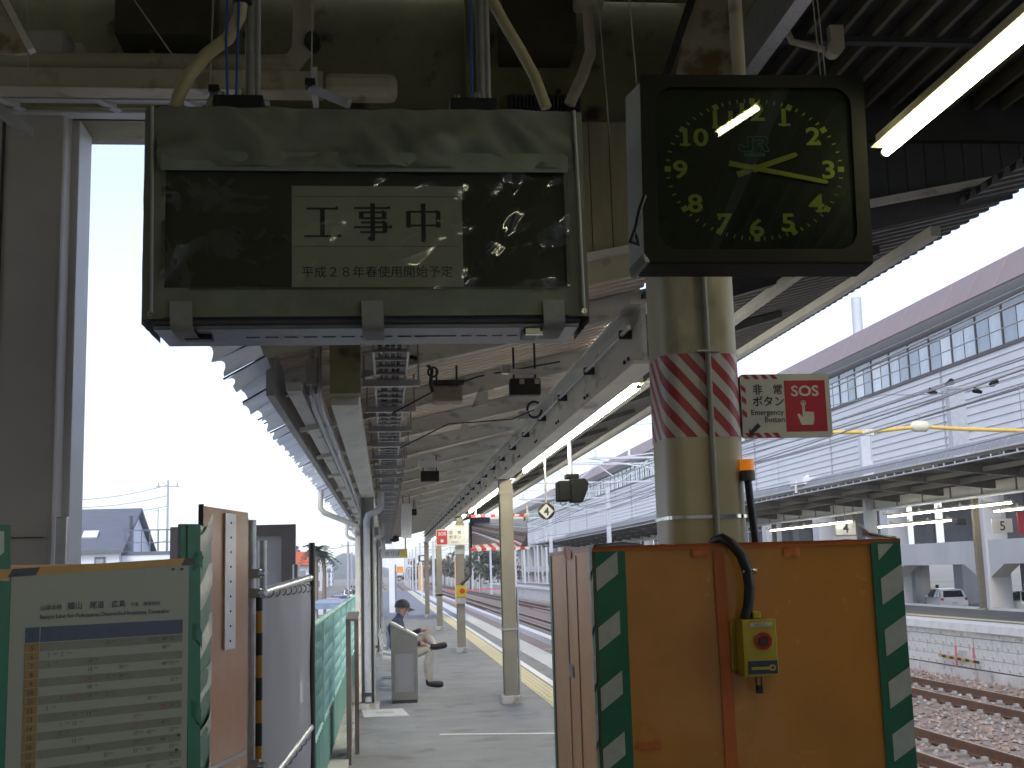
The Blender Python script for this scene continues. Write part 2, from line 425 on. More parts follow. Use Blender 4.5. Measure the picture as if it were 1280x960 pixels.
# translucent eave sheets, one bent sheet after the other
evm = glassy('eave_plastic', (.74, .78, .84), .1, .25, .3, 10, .5, (.78, .82, .88))
for k in range(97):
    yy = 5.4 + k * .42
    e = MB(); jz = random.uniform(-.02, .02); jx = random.uniform(-.02, .02)
    def fe(u, v, yy=yy, jz=jz, jx=jx):
        x = -.615 - .20 * v - jx * v - .015 * sin(7 * u + k) * v; z = rz(-.6) + .10 - .10 * v + jz * v + .018 * sin(pi * u) - .008 * sin(9 * u + k) * v - .02 * max(0, u - .85) * 6 * v
        return (x, yy + u * .41, z)
    e.grid(fe, 8, 4); e.build('eave_sheet', evm, can)
    if k < 60:
        l_ = MB(); l_.bar((-.61, yy, rz(-.6) + .098), (-.82, yy, rz(-.6) - .002 + jz), .016, .008); l_.build('sheet_lap', darks, can)
# pillars
def pillar(y, label):
    t = thing('canopy_pillar', label, 'pillar', (1.5, y, 0), 'pillars under the main beam')
    p = MB(); p.box(1.418, 1.580, y - .1, y - .085, .1, 2.733); p.box(1.418, 1.580, y + .085, y + .1, .1, 2.733); p.box(1.49, 1.51, y - .085, y + .085, .1, 2.733)
    p.build('shaft', beige, t, bevel=.003)
    b = MB(); b.box(1.375, 1.625, y - .15, y + .15, 0, .1); b.build('base', conc, t, bevel=.012)
    k = MB(); k.box(1.405, 1.595, y - .115, y + .115, 2.55, 2.60); k.build('collar', beige, t)
    return t
pls = []
for y, l_ in ((15.15, 'first cream steel pillar beyond the orange hoarding, on a concrete block base'), (25.0, 'second cream pillar down the platform, wearing a striped band and a yellow button box'),
              (35.1, 'third cream pillar down the platform, behind the red emergency sign'), (45.7, 'farthest and thinnest cream pillar at the end of the canopy')):
    pls.append(pillar(y, l_))
for x in (1.383,):
    w_ = MB(); w_.box(1.43, 1.57, 15.044, 15.047, 1.42, 1.62); w_.build('faded_sticker', beige, pls[0])
    w_ = MB(); w_.cyl((1.605, 15.1, .1), (1.605, 15.1, 1.4), .016, 8); w_.build('side_pipe', galv, pls[0])
    w_ = MB(); w_.box(1.395, 1.605, 15.04, 15.26, .88, .9); w_.build('band', galv, pls[0])
w_ = MB(); w_.box(1.38, 1.62, 35, 35.2, .95, 1.0); w_.build('band', darks, pls[2])
# left columns with rain pipes
def lcol(y, label):
    t = thing('eave_column', label, 'column', (-.24, y, 0), 'columns along the fence')
    p = MB(); p.box(-.32, -.30, y - .09, y + .09, .0, 2.55); p.box(-.165, -.145, y - .09, y + .09, 0, 2.55); p.box(-.30, -.165, y - .01, y + .01, 0, 2.55)
    p.build('shaft', greyp, t)
    b = MB(); b.box(-.36, -.10, y - .2, y + .16, 0, .07); b.build('base', conc, t, bevel=.01)
    r = MB(); r.tube([(-.235, y - .13, .09), (-.235, y - .13, 2.26), (-.21, y - .13, 2.33), (-.10, y - .13, 2.37), (-.06, y - .13, 2.42), (-.06, y - .12, 2.6)], .042, 12); r.build('rain_pipe', mat('rain_pipe_grey', (.42, .43, .45), .5, var=.15), t)
    r = MB(); r.tube([(-.78, y - .3, 2.62), (-.79, y - .3, 2.42), (-.74, y - .28, 2.36), (-.36, y - .15, 2.2), (-.345, y - .13, 2.1), (-.345, y - .13, .1)], .034, 10); r.build('eave_pipe', pale, t)
    k = MB(); k.box(-.30, -.17, y - .18, y - .12, .16, .20); k.build('pipe_clip', darks, t)
    return t
lc = lcol(15.2, 'nearest grey column by the green fence, with white rain pipes')
for y, l_ in ((25, 'second grey column along the fence, hidden behind the nearest one'), (34.8, 'third grey column along the fence, far down the platform'), (44.6, 'last grey column along the fence at the canopy end')):
    copy_tree(lc, (0, y - 15.2, 0), l_)
# cable ladder
ld = thing('cable_ladder', 'long galvanised cable ladder hung under the canopy ceiling', 'cable ladder', (.03, 15, 2.8))
l_ = MB()
for x in (-.06, .125): l_.box(x, x + .012, 6.4, 46, 2.775, 2.835)
l_.each('side_rail', galv, ld)
r = MB(); r.cyl((-.05, 6.5, 2.80), (.125, 6.5, 2.80), .011, 6); ro = r.build('rung', galv, ld)
for i in range(1, 158): dup(ro, (0, i * .25, 0), ld)
h = MB(); h.box(-.13, .22, 7.3, 7.34, 2.73, 2.77); ho = h.build('cross_bar', galv, ld)
q = MB(); q.cyl((-.12, 7.32, 2.76), (-.12, 7.32, 2.95), .006, 5); q.cyl((.21, 7.32, 2.76), (.21, 7.32, 3.0), .006, 5); qo = q.build('hanger_rods', greyp, ld)
for i in range(1, 34): dup(ho, (0, i * 1.18, 0), ld); dup(qo, (0, i * 1.18, 0), ld)
cb = MB()
for x, a in ((-.02, .01), (.02, -.01), (.05, .014), (.085, .0)):
    cb.tube([(x + a * sin(k), 6.4 + k * 1.6, 2.815 + .008 * sin(k * 2.1)) for k in range(25)], .011, 5)
cb.each('cable', darks, ld)

# fluorescent lamps hung on the main beam
def lamp(p, q, label, group, m=tubem, segs=1, r=.018, rw=.075, brk=True):
    p = Vector(p); q = Vector(q); t = thing('fluorescent_lamp', label, 'lamp', (p + q) / 2, group)
    d = (q - p)
    b = MB(); b.bar(p + Vector((0, 0, .055)), q + Vector((0, 0, .055)), .07, .05); b.build('housing', cream, t)
    b = MB(); b.bar(p + Vector((.0, 0, .026)), q + Vector((.0, 0, .026)), rw, .006); b.build('reflector', reflm, t)
    for k in range(segs):
        a = p + d * (k + .012) / segs; c = p + d * (k + .988) / segs
        b = MB(); b.cyl(a, c, r, 10); b.build('tube', m, t)
        b = MB(); dn = d.normalized(); b.cyl(a - dn * .02, a, r * .9, 8); b.cyl(c, c + dn * .02, r * .9, 8); b.build('tube_cap', greyp, t)
    b = MB()
    for k in range(segs * 2 + 1):
        c = p + d * k / (segs * 2); b.box(c.x - .20, c.x + .01, c.y - .015, c.y + .015, c.z + .075, c.z + .10); b.box(c.x - .17, c.x - .13, c.y - .02, c.y + .02, c.z + .1, c.z + .16)
    if brk: b.build('bracket', greyp, t)
    return t
G = 'tube lamps along the main beam'
lamp((1.70, 7.9, 2.80), (1.70, 14.75, 2.80), 'nearest lit tube lamp under the canopy beam, between the striped column and the first pillar', G, segs=3)
lamp((1.70, 16.2, 2.80), (1.70, 24.6, 2.80), 'second lit tube lamp row on the canopy beam, past the first pillar', G, segs=3)
lamp((1.70, 26.2, 2.80), (1.70, 34.6, 2.80), 'third lit tube lamp row on the beam, above the red emergency sign', G, segs=3)
lamp((1.70, 36.2, 2.80), (1.70, 44.6, 2.80), 'farthest lit tube lamp row on the canopy beam', G, segs=3)
# ------------------------------------------------------------ station structure over the near platform
gd = thing('overhead_girder', 'olive painted steel girder crossing the platform above the hanging boards', 'girder', (.5, 6.8, 4.15))
b = MB(); b.box(-4.2, 6, 6.78, 6.80, 4.17, 6); b.box(-4.2, 6, 6.62, 6.95, 4.14, 4.168); gw = b.build('web', olive, gd)
b = MB()
for x in (-3.1, -1.3, .5, 1.95, 3.4):
    b.box(x, x + .02, 6.66, 6.777, 4.17, 6)
b.each('stiffener', olive, gd)
for x0, x1, z0, z1 in ((-1.0, -.72, 4.30, 4.52), (.88, 1.1, 4.26, 4.44)):
    b = MB(); b.box(x0, x1, 6.755, 6.778, z0, z1)
    bo = b.build('splice_plate', olive, gd)
    r = MB()
    for i in range(2):
        for j in range(3): r.cyl((x0 + .05 + (x1 - x0 - .1) * i, 6.757, z0 + .04 + (z1 - z0 - .08) * j / 2), (x0 + .05 + (x1 - x0 - .1) * i, 6.735, z0 + .04 + (z1 - z0 - .08) * j / 2), .014, 6)
    r.each('bolt_head', darks, bo)
for x0, x1, z0, z1 in ((-1.45, -.93, 4.58, 5.0), (.7, 1.12, 4.56, 5.0)):
    b = MB(); b.box(x0, x1, 6.45, 6.777, z0, z1); b.build('shaded_stub', mat('stub_shade', (.075, .07, .042), .6), gd)  # gusset shadows and cross beam ends; the shade is in the dark olive
b = MB()
for k in range(18): b.box(.75 + k * .022, .762 + k * .022, 6.60, 6.66, 4.24, 4.32)
b.box(.73, 1.16, 6.64, 6.68, 4.23, 4.33); b.build('vent_grille', darks, gd)
# gable boarding closing the canopy end
gb = thing('gable_boarding', 'vertical cream boarding closing the canopy end behind the clock', 'boarding', (2, 6.58, 3.2))
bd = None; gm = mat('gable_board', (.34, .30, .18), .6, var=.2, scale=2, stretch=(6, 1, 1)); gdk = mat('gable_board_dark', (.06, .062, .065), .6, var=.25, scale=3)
for i in range(50):
    x = -.7 + i * .118; zb = 3.345 + .19 * (x + .118 - 1.158)
    b = MB(); b.prism([(x, 6.56, zb), (x + .113, 6.56, zb + .0215), (x + .113, 6.56, 4.139 if x < 1.9 else 4.06), (x, 6.56, 4.139 if x < 1.9 else 4.06)], (0, .02, 0))
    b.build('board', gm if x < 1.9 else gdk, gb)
b = MB(); b.prism([(-.7, 6.52, 2.965), (5.2, 6.52, 4.085), (5.2, 6.52, 4.125), (-.7, 6.52, 3.005)], (0, .06, 0)); b.build('bottom_rail', pale, gb)
b = MB(); b.box(1.9, 6, 6.50, 6.555, 4.03, 4.31); b.build('shade_plate', darks, gb)  # dark plate added over the lit girder flange; its colour carries the shade
b = MB(); b.prism([(-.7, 6.584, 3.02), (5.2, 6.584, 4.11), (5.2, 6.584, 4.135), (-.7, 6.584, 4.135)], (0, .012, 0)); b.build('backing', darks, gb)
b = MB(); b.prism([(-.7, 6.60, rz(-.7) + .16), (1.6, 6.60, rz(1.6) + .16), (1.6, 6.60, rz(1.6) + .40), (-.7, 6.60, rz(-.7) + .55)], (0, .016, 0)); b.build('flashing', cream, gb)
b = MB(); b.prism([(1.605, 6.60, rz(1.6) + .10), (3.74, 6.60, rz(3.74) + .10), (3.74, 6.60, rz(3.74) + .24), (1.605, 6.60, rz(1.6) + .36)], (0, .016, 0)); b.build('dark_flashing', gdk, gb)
# pipes and long casings below the girder, left
dk = thing('rain_duct', 'cream round duct running along the girder top left and ending in an elbow', 'duct', (-1.2, 6.4, 4.38))
b = MB(); b.tube([(-3.4, 6.4, 4.37), (-.62, 6.4, 4.385), (-.48, 6.4, 4.40), (-.43, 6.4, 4.47), (-.42, 6.4, 4.62), (-.42, 6.4, 5.4)], .058, 12); b.build('pipe', cream, dk)
b = MB(); b.cyl((-.37, 6.33, 4.50), (-.37, 6.28, 4.50), .035, 12); b.cyl((-.37, 6.4, 4.50), (-.37, 6.33, 4.50), .045, 12); b.build('open_end', darks, dk)
cc = thing('cable_casing', 'long cream cable casing with rounded end under the girder', 'cable casing', (-1.2, 6.2, 4.15))
b = MB(); b.box(-3.4, -.30, 6.14, 6.26, 4.135, 4.245); b.box(-3.4, -.30, 6.13, 6.27, 4.13, 4.142); b.build('trunking', cream, cc, bevel=.01)
b = MB(); b.box(-.295, .09, 6.12, 6.28, 4.11, 4.24); b.build('end_casing', cream, cc, bevel=.04)
b = MB(); b.box(-.36, -.33, 6.10, 6.28, 4.09, 4.25); b.build('joint_cover', white, cc)
hw = thing('conduit_run', 'thin grey conduits strapped above the cream casing', 'conduit', (-1.5, 6.3, 4.27))
b = MB(); b.tube([(-3.4, 6.3, 4.275), (-.7, 6.3, 4.285)], .017, 8); b.tube([(-3.4, 6.34, 4.30), (-.5, 6.34, 4.29), (-.30, 6.3, 4.25)], .014, 8); b.build('pipe', greyp, hw)
fr = thing('window_head_frame', 'grey steel frame with slanting white brackets above the left opening', 'frame', (-1.5, 6.4, 4.0))
b = MB(); zlow = at(120, 138, Y=6.4).z; zup = at(120, 121, Y=6.3).z
b = MB(); b.box(-3.4, -.6, 6.30, 6.36, zup - .015, zup); b.build('upper_flange', white, fr)
b = MB(); b.box(-3.4, -.6, 6.36, 6.40, zlow, zup + .05); b.build('web', olive, fr)
b = MB(); b.box(-3.4, -.6, 6.41, 6.50, zlow - .01, zlow + .005); b.build('lower_flange', white, fr)
for k, x in enumerate((-1.95, -1.45, -1.0)):
    b = MB(); b.bar((x - .05, 6.31, zup - .01), (x + .05, 6.40, zlow), .05, .02); b.build('bracket', white, fr)
sf = thing('eave_soffit', 'dark blue grey eave soffit seen through the left opening', 'soffit', (-1.3, 9, 4.4))
p0 = at(98, 169, Y=9); b = MB(); b.box(-3.2, -.7, 8.99, 9.2, p0.z, p0.z + .5); b.box(-3.2, -.7, 7.2, 8.985, p0.z + .20, p0.z + .24); b.build('panel', mat('soffit_grey', (.16, .165, .19), .6), sf)
b = MB(); b.bar(at(110, 142, Y=7.6), at(119, 164, Y=8.9), .10, .03); b.build('rib', greyp, sf)
# left pillar
lp = thing('station_pillar', 'broad grey beige pillar at the left edge with a pale strip for its lit side', 'pillar', (-2.1, 6.7, 0))
lpm = mat('station_pillar_paint', (.46, .43, .39), .6, var=.12, scale=1.5)
b = MB(); b.box(-2.6, -1.70, 6.45, 6.95, -.2, 4.6); b.build('shaft', lpm, lp, bevel=.025)
b = MB(); b.box(-1.735, -1.662, 6.62, 6.90, -.2, 4.6); b.build('lit_side_strip', white, lp, bevel=.006)  # stands for the pillar side lit from outside; the light is in the white
q0 = at(70, 646, Y=6.42); b = MB(); b.box(q0.x, q0.x + .06, 6.40, 6.449, 1.5, q0.z); b.build('edge_bracket', alu, lp, bevel=.006)
b = MB(); b.box(-2.6, -1.745, 6.444, 6.449, 1.835, 1.84); b.build('joint', darks, lp)
b = MB(); b.box(-2.02, -2.005, 6.443, 6.449, -.2, 4.5); b.build('joint', darks, lp)
# lamp arm upper left, rusty plate upper left
la = MB(); la.bar(at(-60, 95, Y=5.4), at(38, 166, Y=5.9), .035, .05); tag(la.build('channel_strut', alu), 'silver channel strut poking in at the upper left corner', 'strut')
rb = thing('rusty_bracket', 'cream rust-spotted bracket plate at the upper left corner', 'bracket', at(0, 40, Y=5.6))
b = MB(); p = [at(-40, -45, Y=5.6), at(0, 5, Y=5.6), at(38, 66, Y=5.6), at(-40, 68, Y=5.6)]; b.prism(p, (0, .03, 0)); b.build('plate', creamrust, rb)
b = MB(); b.bar(at(-10, -30, Y=5.58), at(40, 64, Y=5.58), .05, .03); b.build('edge_flange', pale, rb)
# dark deck over the near platform right and olive ceiling left (both go on behind the camera)
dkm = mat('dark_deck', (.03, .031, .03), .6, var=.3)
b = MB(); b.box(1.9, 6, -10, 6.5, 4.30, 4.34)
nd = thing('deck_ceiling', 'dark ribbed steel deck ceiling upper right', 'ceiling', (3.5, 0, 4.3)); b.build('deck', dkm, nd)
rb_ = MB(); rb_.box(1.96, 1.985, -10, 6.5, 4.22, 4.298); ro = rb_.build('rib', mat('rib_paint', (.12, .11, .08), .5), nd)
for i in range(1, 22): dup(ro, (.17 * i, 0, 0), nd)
b = MB(); b.box(1.9, 6, 5.55, 5.60, 4.19, 4.218); b.box(1.9, 6, 2.4, 2.45, 4.19, 4.218); b.each('cross_tie', darks, nd)
b = MB(); b.box(1.86, 1.94, -10, 6.5, 4.1, 4.36); b.build('side_joist', galv, nd)
b = MB(); b.box(-3.6, 1.855, -12, 6.7, 4.95, 5.1); b.box(1.857, 1.899, -12, 6.7, 4.37, 5.1); cl_ = b.build('ceiling', olive, kind='structure')
# station building behind the camera that closes the hall (off frame), and an added dark wall
b_ = MB(); b_.box(6.41, 20, -10.9, -10.6, -1.7, 9); b_.build('unseen_dark_wall', darks, kind='structure')  # unseen; added to darken the reflection in the clock glass
hall = mat('hall_wall', (.62, .62, .58), .7)
b = MB(); b.box(-3.8, -3.45, -12, 5.6, -.5, 5); b.box(-3.6, 6.4, -10.6, -10.3, -.5, 5); b.build('hall_wall', hall, kind='structure')

# ------------------------------------------------------------ departure board under its tarpaulin
BX0, BX1, BZ0, BZ1, BY0, BY1 = -.868, .768, 2.53, 3.345, 4.42, 4.78
db = thing('departure_board', 'silver electronic departure board hanging from two poles under a green cover', 'departure board', (-.05, 4.6, 2.5))
b = MB(); b.box(BX0 + .02, BX1 - .02, BY0 + .02, BY1, BZ0 - .005, BZ1 - .02); b.build('housing', mat('board_housing', (.10, .10, .11), .5), db, bevel=.012)
b = MB(); b.box(BX0 + .03, BX1 - .03, BY0 + .03, BY1 + .004, BZ0 - .022, BZ0 - .006); tray = b.build('bottom_tray', mat('tray_silver', (.27, .275, .31), .4, .6), db, bevel=.004)
b = MB()
for k in range(11): b.box(-.52 + k * .072, -.47 + k * .072, 4.60, 4.615, BZ0 - .024, BZ0 - .021)
for k in range(9): b.box(.09 + k * .072 if k > 8 else .06 + k * .06, .10 + k * .06, 4.60, 4.615, BZ0 - .024, BZ0 - .021)
b.each('vent_slot', darks, tray)
b = MB(); b.box(.53, .585, 4.47, 4.60, BZ0 - .045, BZ0 - .022); b.build('latch', blackp, tray, bevel=.004)
b = MB(); b.box(.535, .60, 4.455, 4.468, BZ0 - .05, BZ0 - .025); b.build('latch_plate', chrome, tray)
b = MB(); b.box(-.74, -.64, 4.55, 4.60, BZ0 - .04, BZ0 - .022); b.build('latch', blackp, tray)
for px_ in (312, 600):
    p = at(px_, 60, Y=4.62)
    b = MB(); b.tube([(p.x, 4.62, BZ1 - .01), (p.x, 4.62, 5.0)], .017, 10); b.build('pole', mat('pole_dull', (.22, .225, .20), .5, .2), db)
    b = MB(); b.tube([(p.x + .03, 4.64, BZ1 - .01), (p.x + .03, 4.64, 5.0)], .012, 8); b.build('pole', greyp, db)
    b = MB(); b.box(p.x - .13, p.x + .06, 4.55, 4.72, BZ1 + .008, BZ1 + .115); hb = b.build('hanger_plate', blackp, db, bevel=.006)
    b = MB(); b.cyl((p.x - .02, 4.57, BZ1 + .115), (p.x - .02, 4.57, BZ1 + .14), .018, 6); b.cyl((p.x - .1, 4.57, BZ1 + .115), (p.x - .1, 4.57, BZ1 + .13), .012, 6); b.each('bolt', chrome, hb)
    b = MB(); b.tube([(p.x - .035, 4.6, 5), (p.x - .03, 4.58, 4.2), (p.x - .04, 4.57, 3.7), (p.x - .045, 4.56, BZ1 + .03)], .006, 6)
    if px_ < 400: b.tube([(p.x - .085, 4.6, 5), (p.x - .08, 4.58, 4.2), (p.x - .085, 4.57, 3.7), (p.x - .075, 4.56, BZ1 + .03)], .006, 6)
    b.build('blue_cable', bluem, db)
b = MB(); b.tube([at(305, -30, Y=4.6), at(300, 20, Y=4.6), at(285, 48, Y=4.6), at(258, 68, Y=4.6), at(236, 95, Y=4.6), at(224, 118, Y=4.6), at(218, 138, Y=4.6)], .026, 12); b.build('flex_conduit', conduitm, db)
b = MB(); b.tube([at(600, -30, Y=4.65), at(628, 25, Y=4.65), at(650, 62, Y=4.65), at(668, 95, Y=4.65), at(683, 135, Y=4.65)], .023, 12); b.build('flex_conduit', conduitm, db)
for (x, y_) in ((268, 118), (388, 110)):
    p = at(x, y_, Y=4.66); b = MB(); b.bar(p, at(x + 48 if x > 300 else x - 8, y_ + 20, Y=4.5), .02, .035); b.build('stay_bracket', alu, db)
    b = MB(); b.box(p.x - .02, p.x + .02, 4.63, 4.68, p.z - .0, p.z + .03); b.build('stay_clip', blackp, db)
# black band seal on the flexible conduit
b = MB(); p = at(303, 4, Y=4.6); b.cyl(p + Vector((0, 0, -.006)), p + Vector((0, 0, .006)), .04, 12); b.build('cable_tie', blackp, db)

# ---- cover
tarp = mat('tarpaulin', (.19, .21, .16), .62, var=.22, scale=5, bump=.12, bscale=500)
tarph = mat('tarpaulin_hem', (.225, .265, .205), .6, var=.15, scale=9)
cv = thing('tarpaulin_cover', 'grey green tarpaulin cover with a clear window wrapped round the departure board', 'cover', (-.05, 4.4, 2.5))
def wr(x, z, s=0): return noise.noise(Vector((x * 3.2 + s, z * 5, s))) * .5 + noise.noise(Vector((x * 7 + z * 6, z * 3 - x * 4, s + 3))) * .25
FY = BY0
WZ0, WZ1 = 2.655, 3.115          # clear window
def ft(u, v):                    # top flap of cloth, sagging in folds from the top edge
    x = BX0 + .045 + (BX1 - BX0 - .09) * u; z = WZ1 - .005 + (BZ1 - WZ1 + .008) * v
    fold = 1.1 * sin(x * 17 + 7 * v + 4 * noise.noise(Vector((x * 4, 0, 0)))) * (v * (1 - v) * 2) + .8 * abs(noise.noise(Vector((x * 9 + z * 7, z * 4, 6)))) + wr(x, z)
    return (x, FY - .010 - .050 * max(0, fold + .15) * (1 - .6 * v) - .012 * (1 - v), z + .006 * v * noise.noise(Vector((x * 9, 1, 4))))
b = MB(); b.grid(ft, 90, 24); b.build('top_flap', tarp, cv)
def fh(u, v):
    x = BX0 + .06 + (BX1 - BX0 - .12) * u; z = WZ1 - .02 + .075 * v
    return (x, FY - .034 - .007 * wr(x, z, 5) - .004 * sin(pi * v), z)
b = MB(); b.grid(fh, 60, 4); b.build('hem_band', tarph, cv)
b = MB()
b.grid(lambda u, v: (BX0 + .02 + (BX1 - BX0 - .04) * u, BY0 - .012 + (BY1 - BY0 + .02) * v, BZ1 + .006 - .004 * sin(40 * u) * sin(3 * v) + .006 * noise.noise(Vector((u * 20, v * 4, 0)))), 60, 8); b.build('top_sheet', tarp, cv)
def fb(u, v):
    x = BX0 + .035 + (BX1 - BX0 - .07) * u; z = 2.545 + (WZ0 - 2.545) * v
    return (x, FY - .016 - .008 * wr(x, z, 9), z)
b = MB(); b.grid(fb, 60, 5); b.build('bottom_band', tarp, cv)
b = MB()
for s_, x0, x1 in ((-1, BX0 - .004, BX0 + .075), (1, BX1 - .075, BX1 + .004)):
    b.grid(lambda u, v: (x0 + (x1 - x0) * u, FY - .014 - .005 * wr(u, v * 3, 2), 2.54 + (BZ1 - 2.54) * v), 4, 16)
b.each('side_band', tarp, cv)
b = MB()
for x in (BX0 - .004, BX1 + .004):
    b.grid(lambda u, v: (x + .006 * wr(u * 2, v * 3, 4), FY - .014 + (BY1 - BY0 + .02) * u, 2.52 + (BZ1 - 2.52) * v), 8, 14)
b.each('side_sheet', tarp, cv)
zm = mat('zip_tape', (.36, .37, .36), .6, var=.1)
for x in (BX0 + .028, BX1 - .022):
    b = MB(); b.tube([(x - .006, FY - .022, BZ1 + .002), (x, FY - .026, 3.0), (x + .004, FY - .024, 2.56)], .0075, 6); b.build('zip', zm, cv)
b = MB(); b.ring((BX1 - .018, FY - .03, 2.555), (0, -1, 0), .004, .011, 14, .004); b.ring((BX0 + .03, FY - .03, 2.555), (0, -1, 0), .004, .011, 14, .004); b.build('eyelets', chrome, cv)
strapm = mat('webbing_strap', (.30, .30, .29), .7, var=.12, scale=30)
for x in (-.73, -.04, .635):
    b = MB(); b.grid(lambda u, v: (x - .04 + .08 * u + .004 * v, FY - .03 + (.0 if v < .55 else (v - .55) * .5), 2.60 - .105 * min(v, .62) / .62), 3, 10); b.build('strap', strapm, cv)
# paper behind the clear window
ppm = mat('notice_paper', (.80, .80, .76), .8, var=.06)
ink = mat('notice_ink', (.02, .025, .04), .7)
pn = thing('paper_notice', 'white paper notice reading construction in big characters behind clear plastic', 'notice', (-.02, 4.4, 2.66))
PX0, PX1, PZ0, PZ1 = -.335, .302, 2.63, 3.05
b = MB(); b.box(PX0, PX1, FY + .004, FY + .006, PZ0, PZ1); b.build('sheet', ppm, pn)
dkb = MB(); dkb.box(BX0 + .05, BX1 - .05, FY + .012, FY + .016, WZ0 - .04, WZ1 + .03); dkb.build('display_glass', mat('display_dark', (.06, .068, .055), .3), db)
b = MB()
b.box(PX0 + .01, PX1 - .015, FY + .0025, FY + .004, 3.008, 3.0095); b.box(PX0 + .01, PX1 - .015, FY + .0025, FY + .004, 2.815, 2.8165); b.each('ruled_line', ink, pn)
# the three large characters, thin level strokes and thick upright strokes
def stroke(mb, x0, z0, x1, z1, w, y=FY + .002):
    d = Vector((x1 - x0, 0, z1 - z0)).normalized(); a = Vector((-d.z, 0, d.x)) * w / 2
    p = Vector((x0, y, z0)); q = Vector((x1, y, z1)); mb.prism([p - a, p + a, q + a, q - a], (0, .0015, 0))
def serif(mb, x, z, s=.012, y=FY + .0015): mb.prism([(x - s * 1.6, y, z), (x, y, z), (x - s * .5, y, z + s)], (0, .002, 0))
def K(mb, cx, ops, sz=.14, cz=2.905):
    for o in ops:
        if o[0] == 'h': stroke(mb, cx + o[1] * sz, cz + o[3] * sz, cx + o[2] * sz, cz + o[3] * sz, .0075); serif(mb, cx + o[2] * sz, cz + o[3] * sz, .010)
        elif o[0] == 'v': stroke(mb, cx + o[1] * sz, cz + o[2] * sz, cx + o[1] * sz, cz + o[3] * sz, .0175)
        elif o[0] == 'd': stroke(mb, cx + o[1] * sz, cz + o[2] * sz, cx + o[3] * sz, cz + o[4] * sz, .013)
ch = MB()
K(ch, -.222, [('h', -.42, .42, .40), ('v', 0, .40, -.36), ('h', -.48, .5, -.36)])
K(ch, -.035, [('h', -.5, .48, .42), ('v', 0, .55, -.48), ('h', -.30, .32, .30), ('h', -.30, .32, .14), ('v', -.30, .32, .12), ('v', .31, .32, .12), ('h', -.32, .34, .02), ('h', -.5, .52, -.11), ('h', -.34, .34, -.25), ('v', .33, .02, -.26), ('d', 0, -.47, -.12, -.40)])
K(ch, .155, [('h', -.40, .40, .32), ('v', -.40, .34, -.12), ('v', .40, .34, -.12), ('h', -.40, .40, -.06), ('v', 0, .55, -.52)])
ch.build('large_characters', ink, pn)
ch = MB(); ch.text('平成２８年春使用開始予定', .047, (-.018, FY + .002, 2.70), sx=1.0); ch.build('small_characters', ink, pn)
# the clear plastic window, creased
cle = glassy('clear_plastic', (.84, .86, .80), .11, .06, .36, 4.5, .12, (.38, .42, .34))
def fw(u, v):
    x = BX0 + .06 + (BX1 - BX0 - .12) * u; z = WZ0 - .01 + (WZ1 - WZ0 + .02) * v
    side = .35 + .75 * (abs(u - .45) * 2) ** 2
    n1 = noise.noise(Vector((x * 4 + z * 2.5, z * 5 - x * 3.0, 2.2))); n2 = noise.noise(Vector((x * 11 - z * 5, z * 7 + x * 3, 7)))
    rid = 1 - abs(noise.noise(Vector((x * 6 - z * 4.5, z * 3.2 + x * 2.2, 11)))) * 2
    return (x, FY - .018 - (.006 + .014 * side) * n1 - (.003 + .008 * side) * n2 - .010 * max(0, rid - .55) * (.3 + side), z)
b = MB(); b.grid(fw, 150, 60); b.build('clear_window', cle, cv)

# ------------------------------------------------------------ clock
CC = Vector((1.473, 4.47, 3.150)); yaw = radians(-4.4); roll = radians(1.23); pitch = 0
ck = thing('station_clock', 'large dark square station clock with yellow green numerals hung beside the board', 'clock', CC + Vector((0, 0, -.4)))
MC = Matrix.Translation(CC) @ Matrix.Rotation(yaw, 4, 'Z') @ Matrix.Rotation(roll, 4, 'Y') @ Matrix.Rotation(pitch, 4, 'X')
ckm = mat('clock_housing', (.020, .020, .015), .75, var=.1, spec=.2); ckf = mat('clock_face', (.012, .017, .013), .5, var=.1)
cks = mat('clock_side', (.50, .50, .45), .45, var=.08)
num = mat('clock_numeral', (.66, .74, .12), .6, var=.05)
HW, HH, DP = .448, .385, .20
def ckb(name, mb, m, parent=ck, **k): mb.move(MC); return mb.build(name, m, parent, **k)
b = MB(); b.prism([(-HW + .006, .03, -HH + .012), (HW - .012, .03, -HH + .012), (HW - .012, DP, -HH + .012), (-HW - .040, DP, -HH + .012)], (0, 0, 2 * HH - .024)); hs_ = ckb('housing', b, cks, bevel=.006)
def rrect(w, h, r, n=6):
    P = []
    for cx, cz, a0 in ((w - r, h - r, 0), (-w + r, h - r, 90), (-w + r, -h + r, 180), (w - r, -h + r, 270)):
        for k in range(n + 1): a = radians(a0 + 90 * k / n); P.append((cx + r * cos(a), cz + r * sin(a)))
    return P
# bezel: outer square ring to rounded inner opening
inn = rrect(.392, .333, .075); b = MB(); N = len(inn); outp = []
for (x, z) in inn:
    s_ = min(HW / max(abs(x), 1e-6), HH / max(abs(z), 1e-6)); outp.append((x * s_, z * s_))
for cx, cz in ((HW, HH), (-HW, HH), (-HW, -HH), (HW, -HH)):
    k = min(range(N), key=lambda i: (outp[i][0] - cx) ** 2 + (outp[i][1] - cz) ** 2); outp[k] = (cx, cz)
v0 = len(b.v)
for y, P in ((-.002, outp), (-.002, inn), (.03, inn), (.03, outp)): b.v += [Vector((x, y, z)) for x, z in P]
for r_ in range(4):
    for i in range(N):
        j = (i + 1) % N; r2 = (r_ + 1) % 4; b.face((v0 + r_ * N + i, v0 + r2 * N + i, v0 + r2 * N + j, v0 + r_ * N + j))
ckb('bezel', b, ckm)
b = MB(); b.box(-.405, .405, .022, .029, -.345, .345); ckb('face', b, ckf)
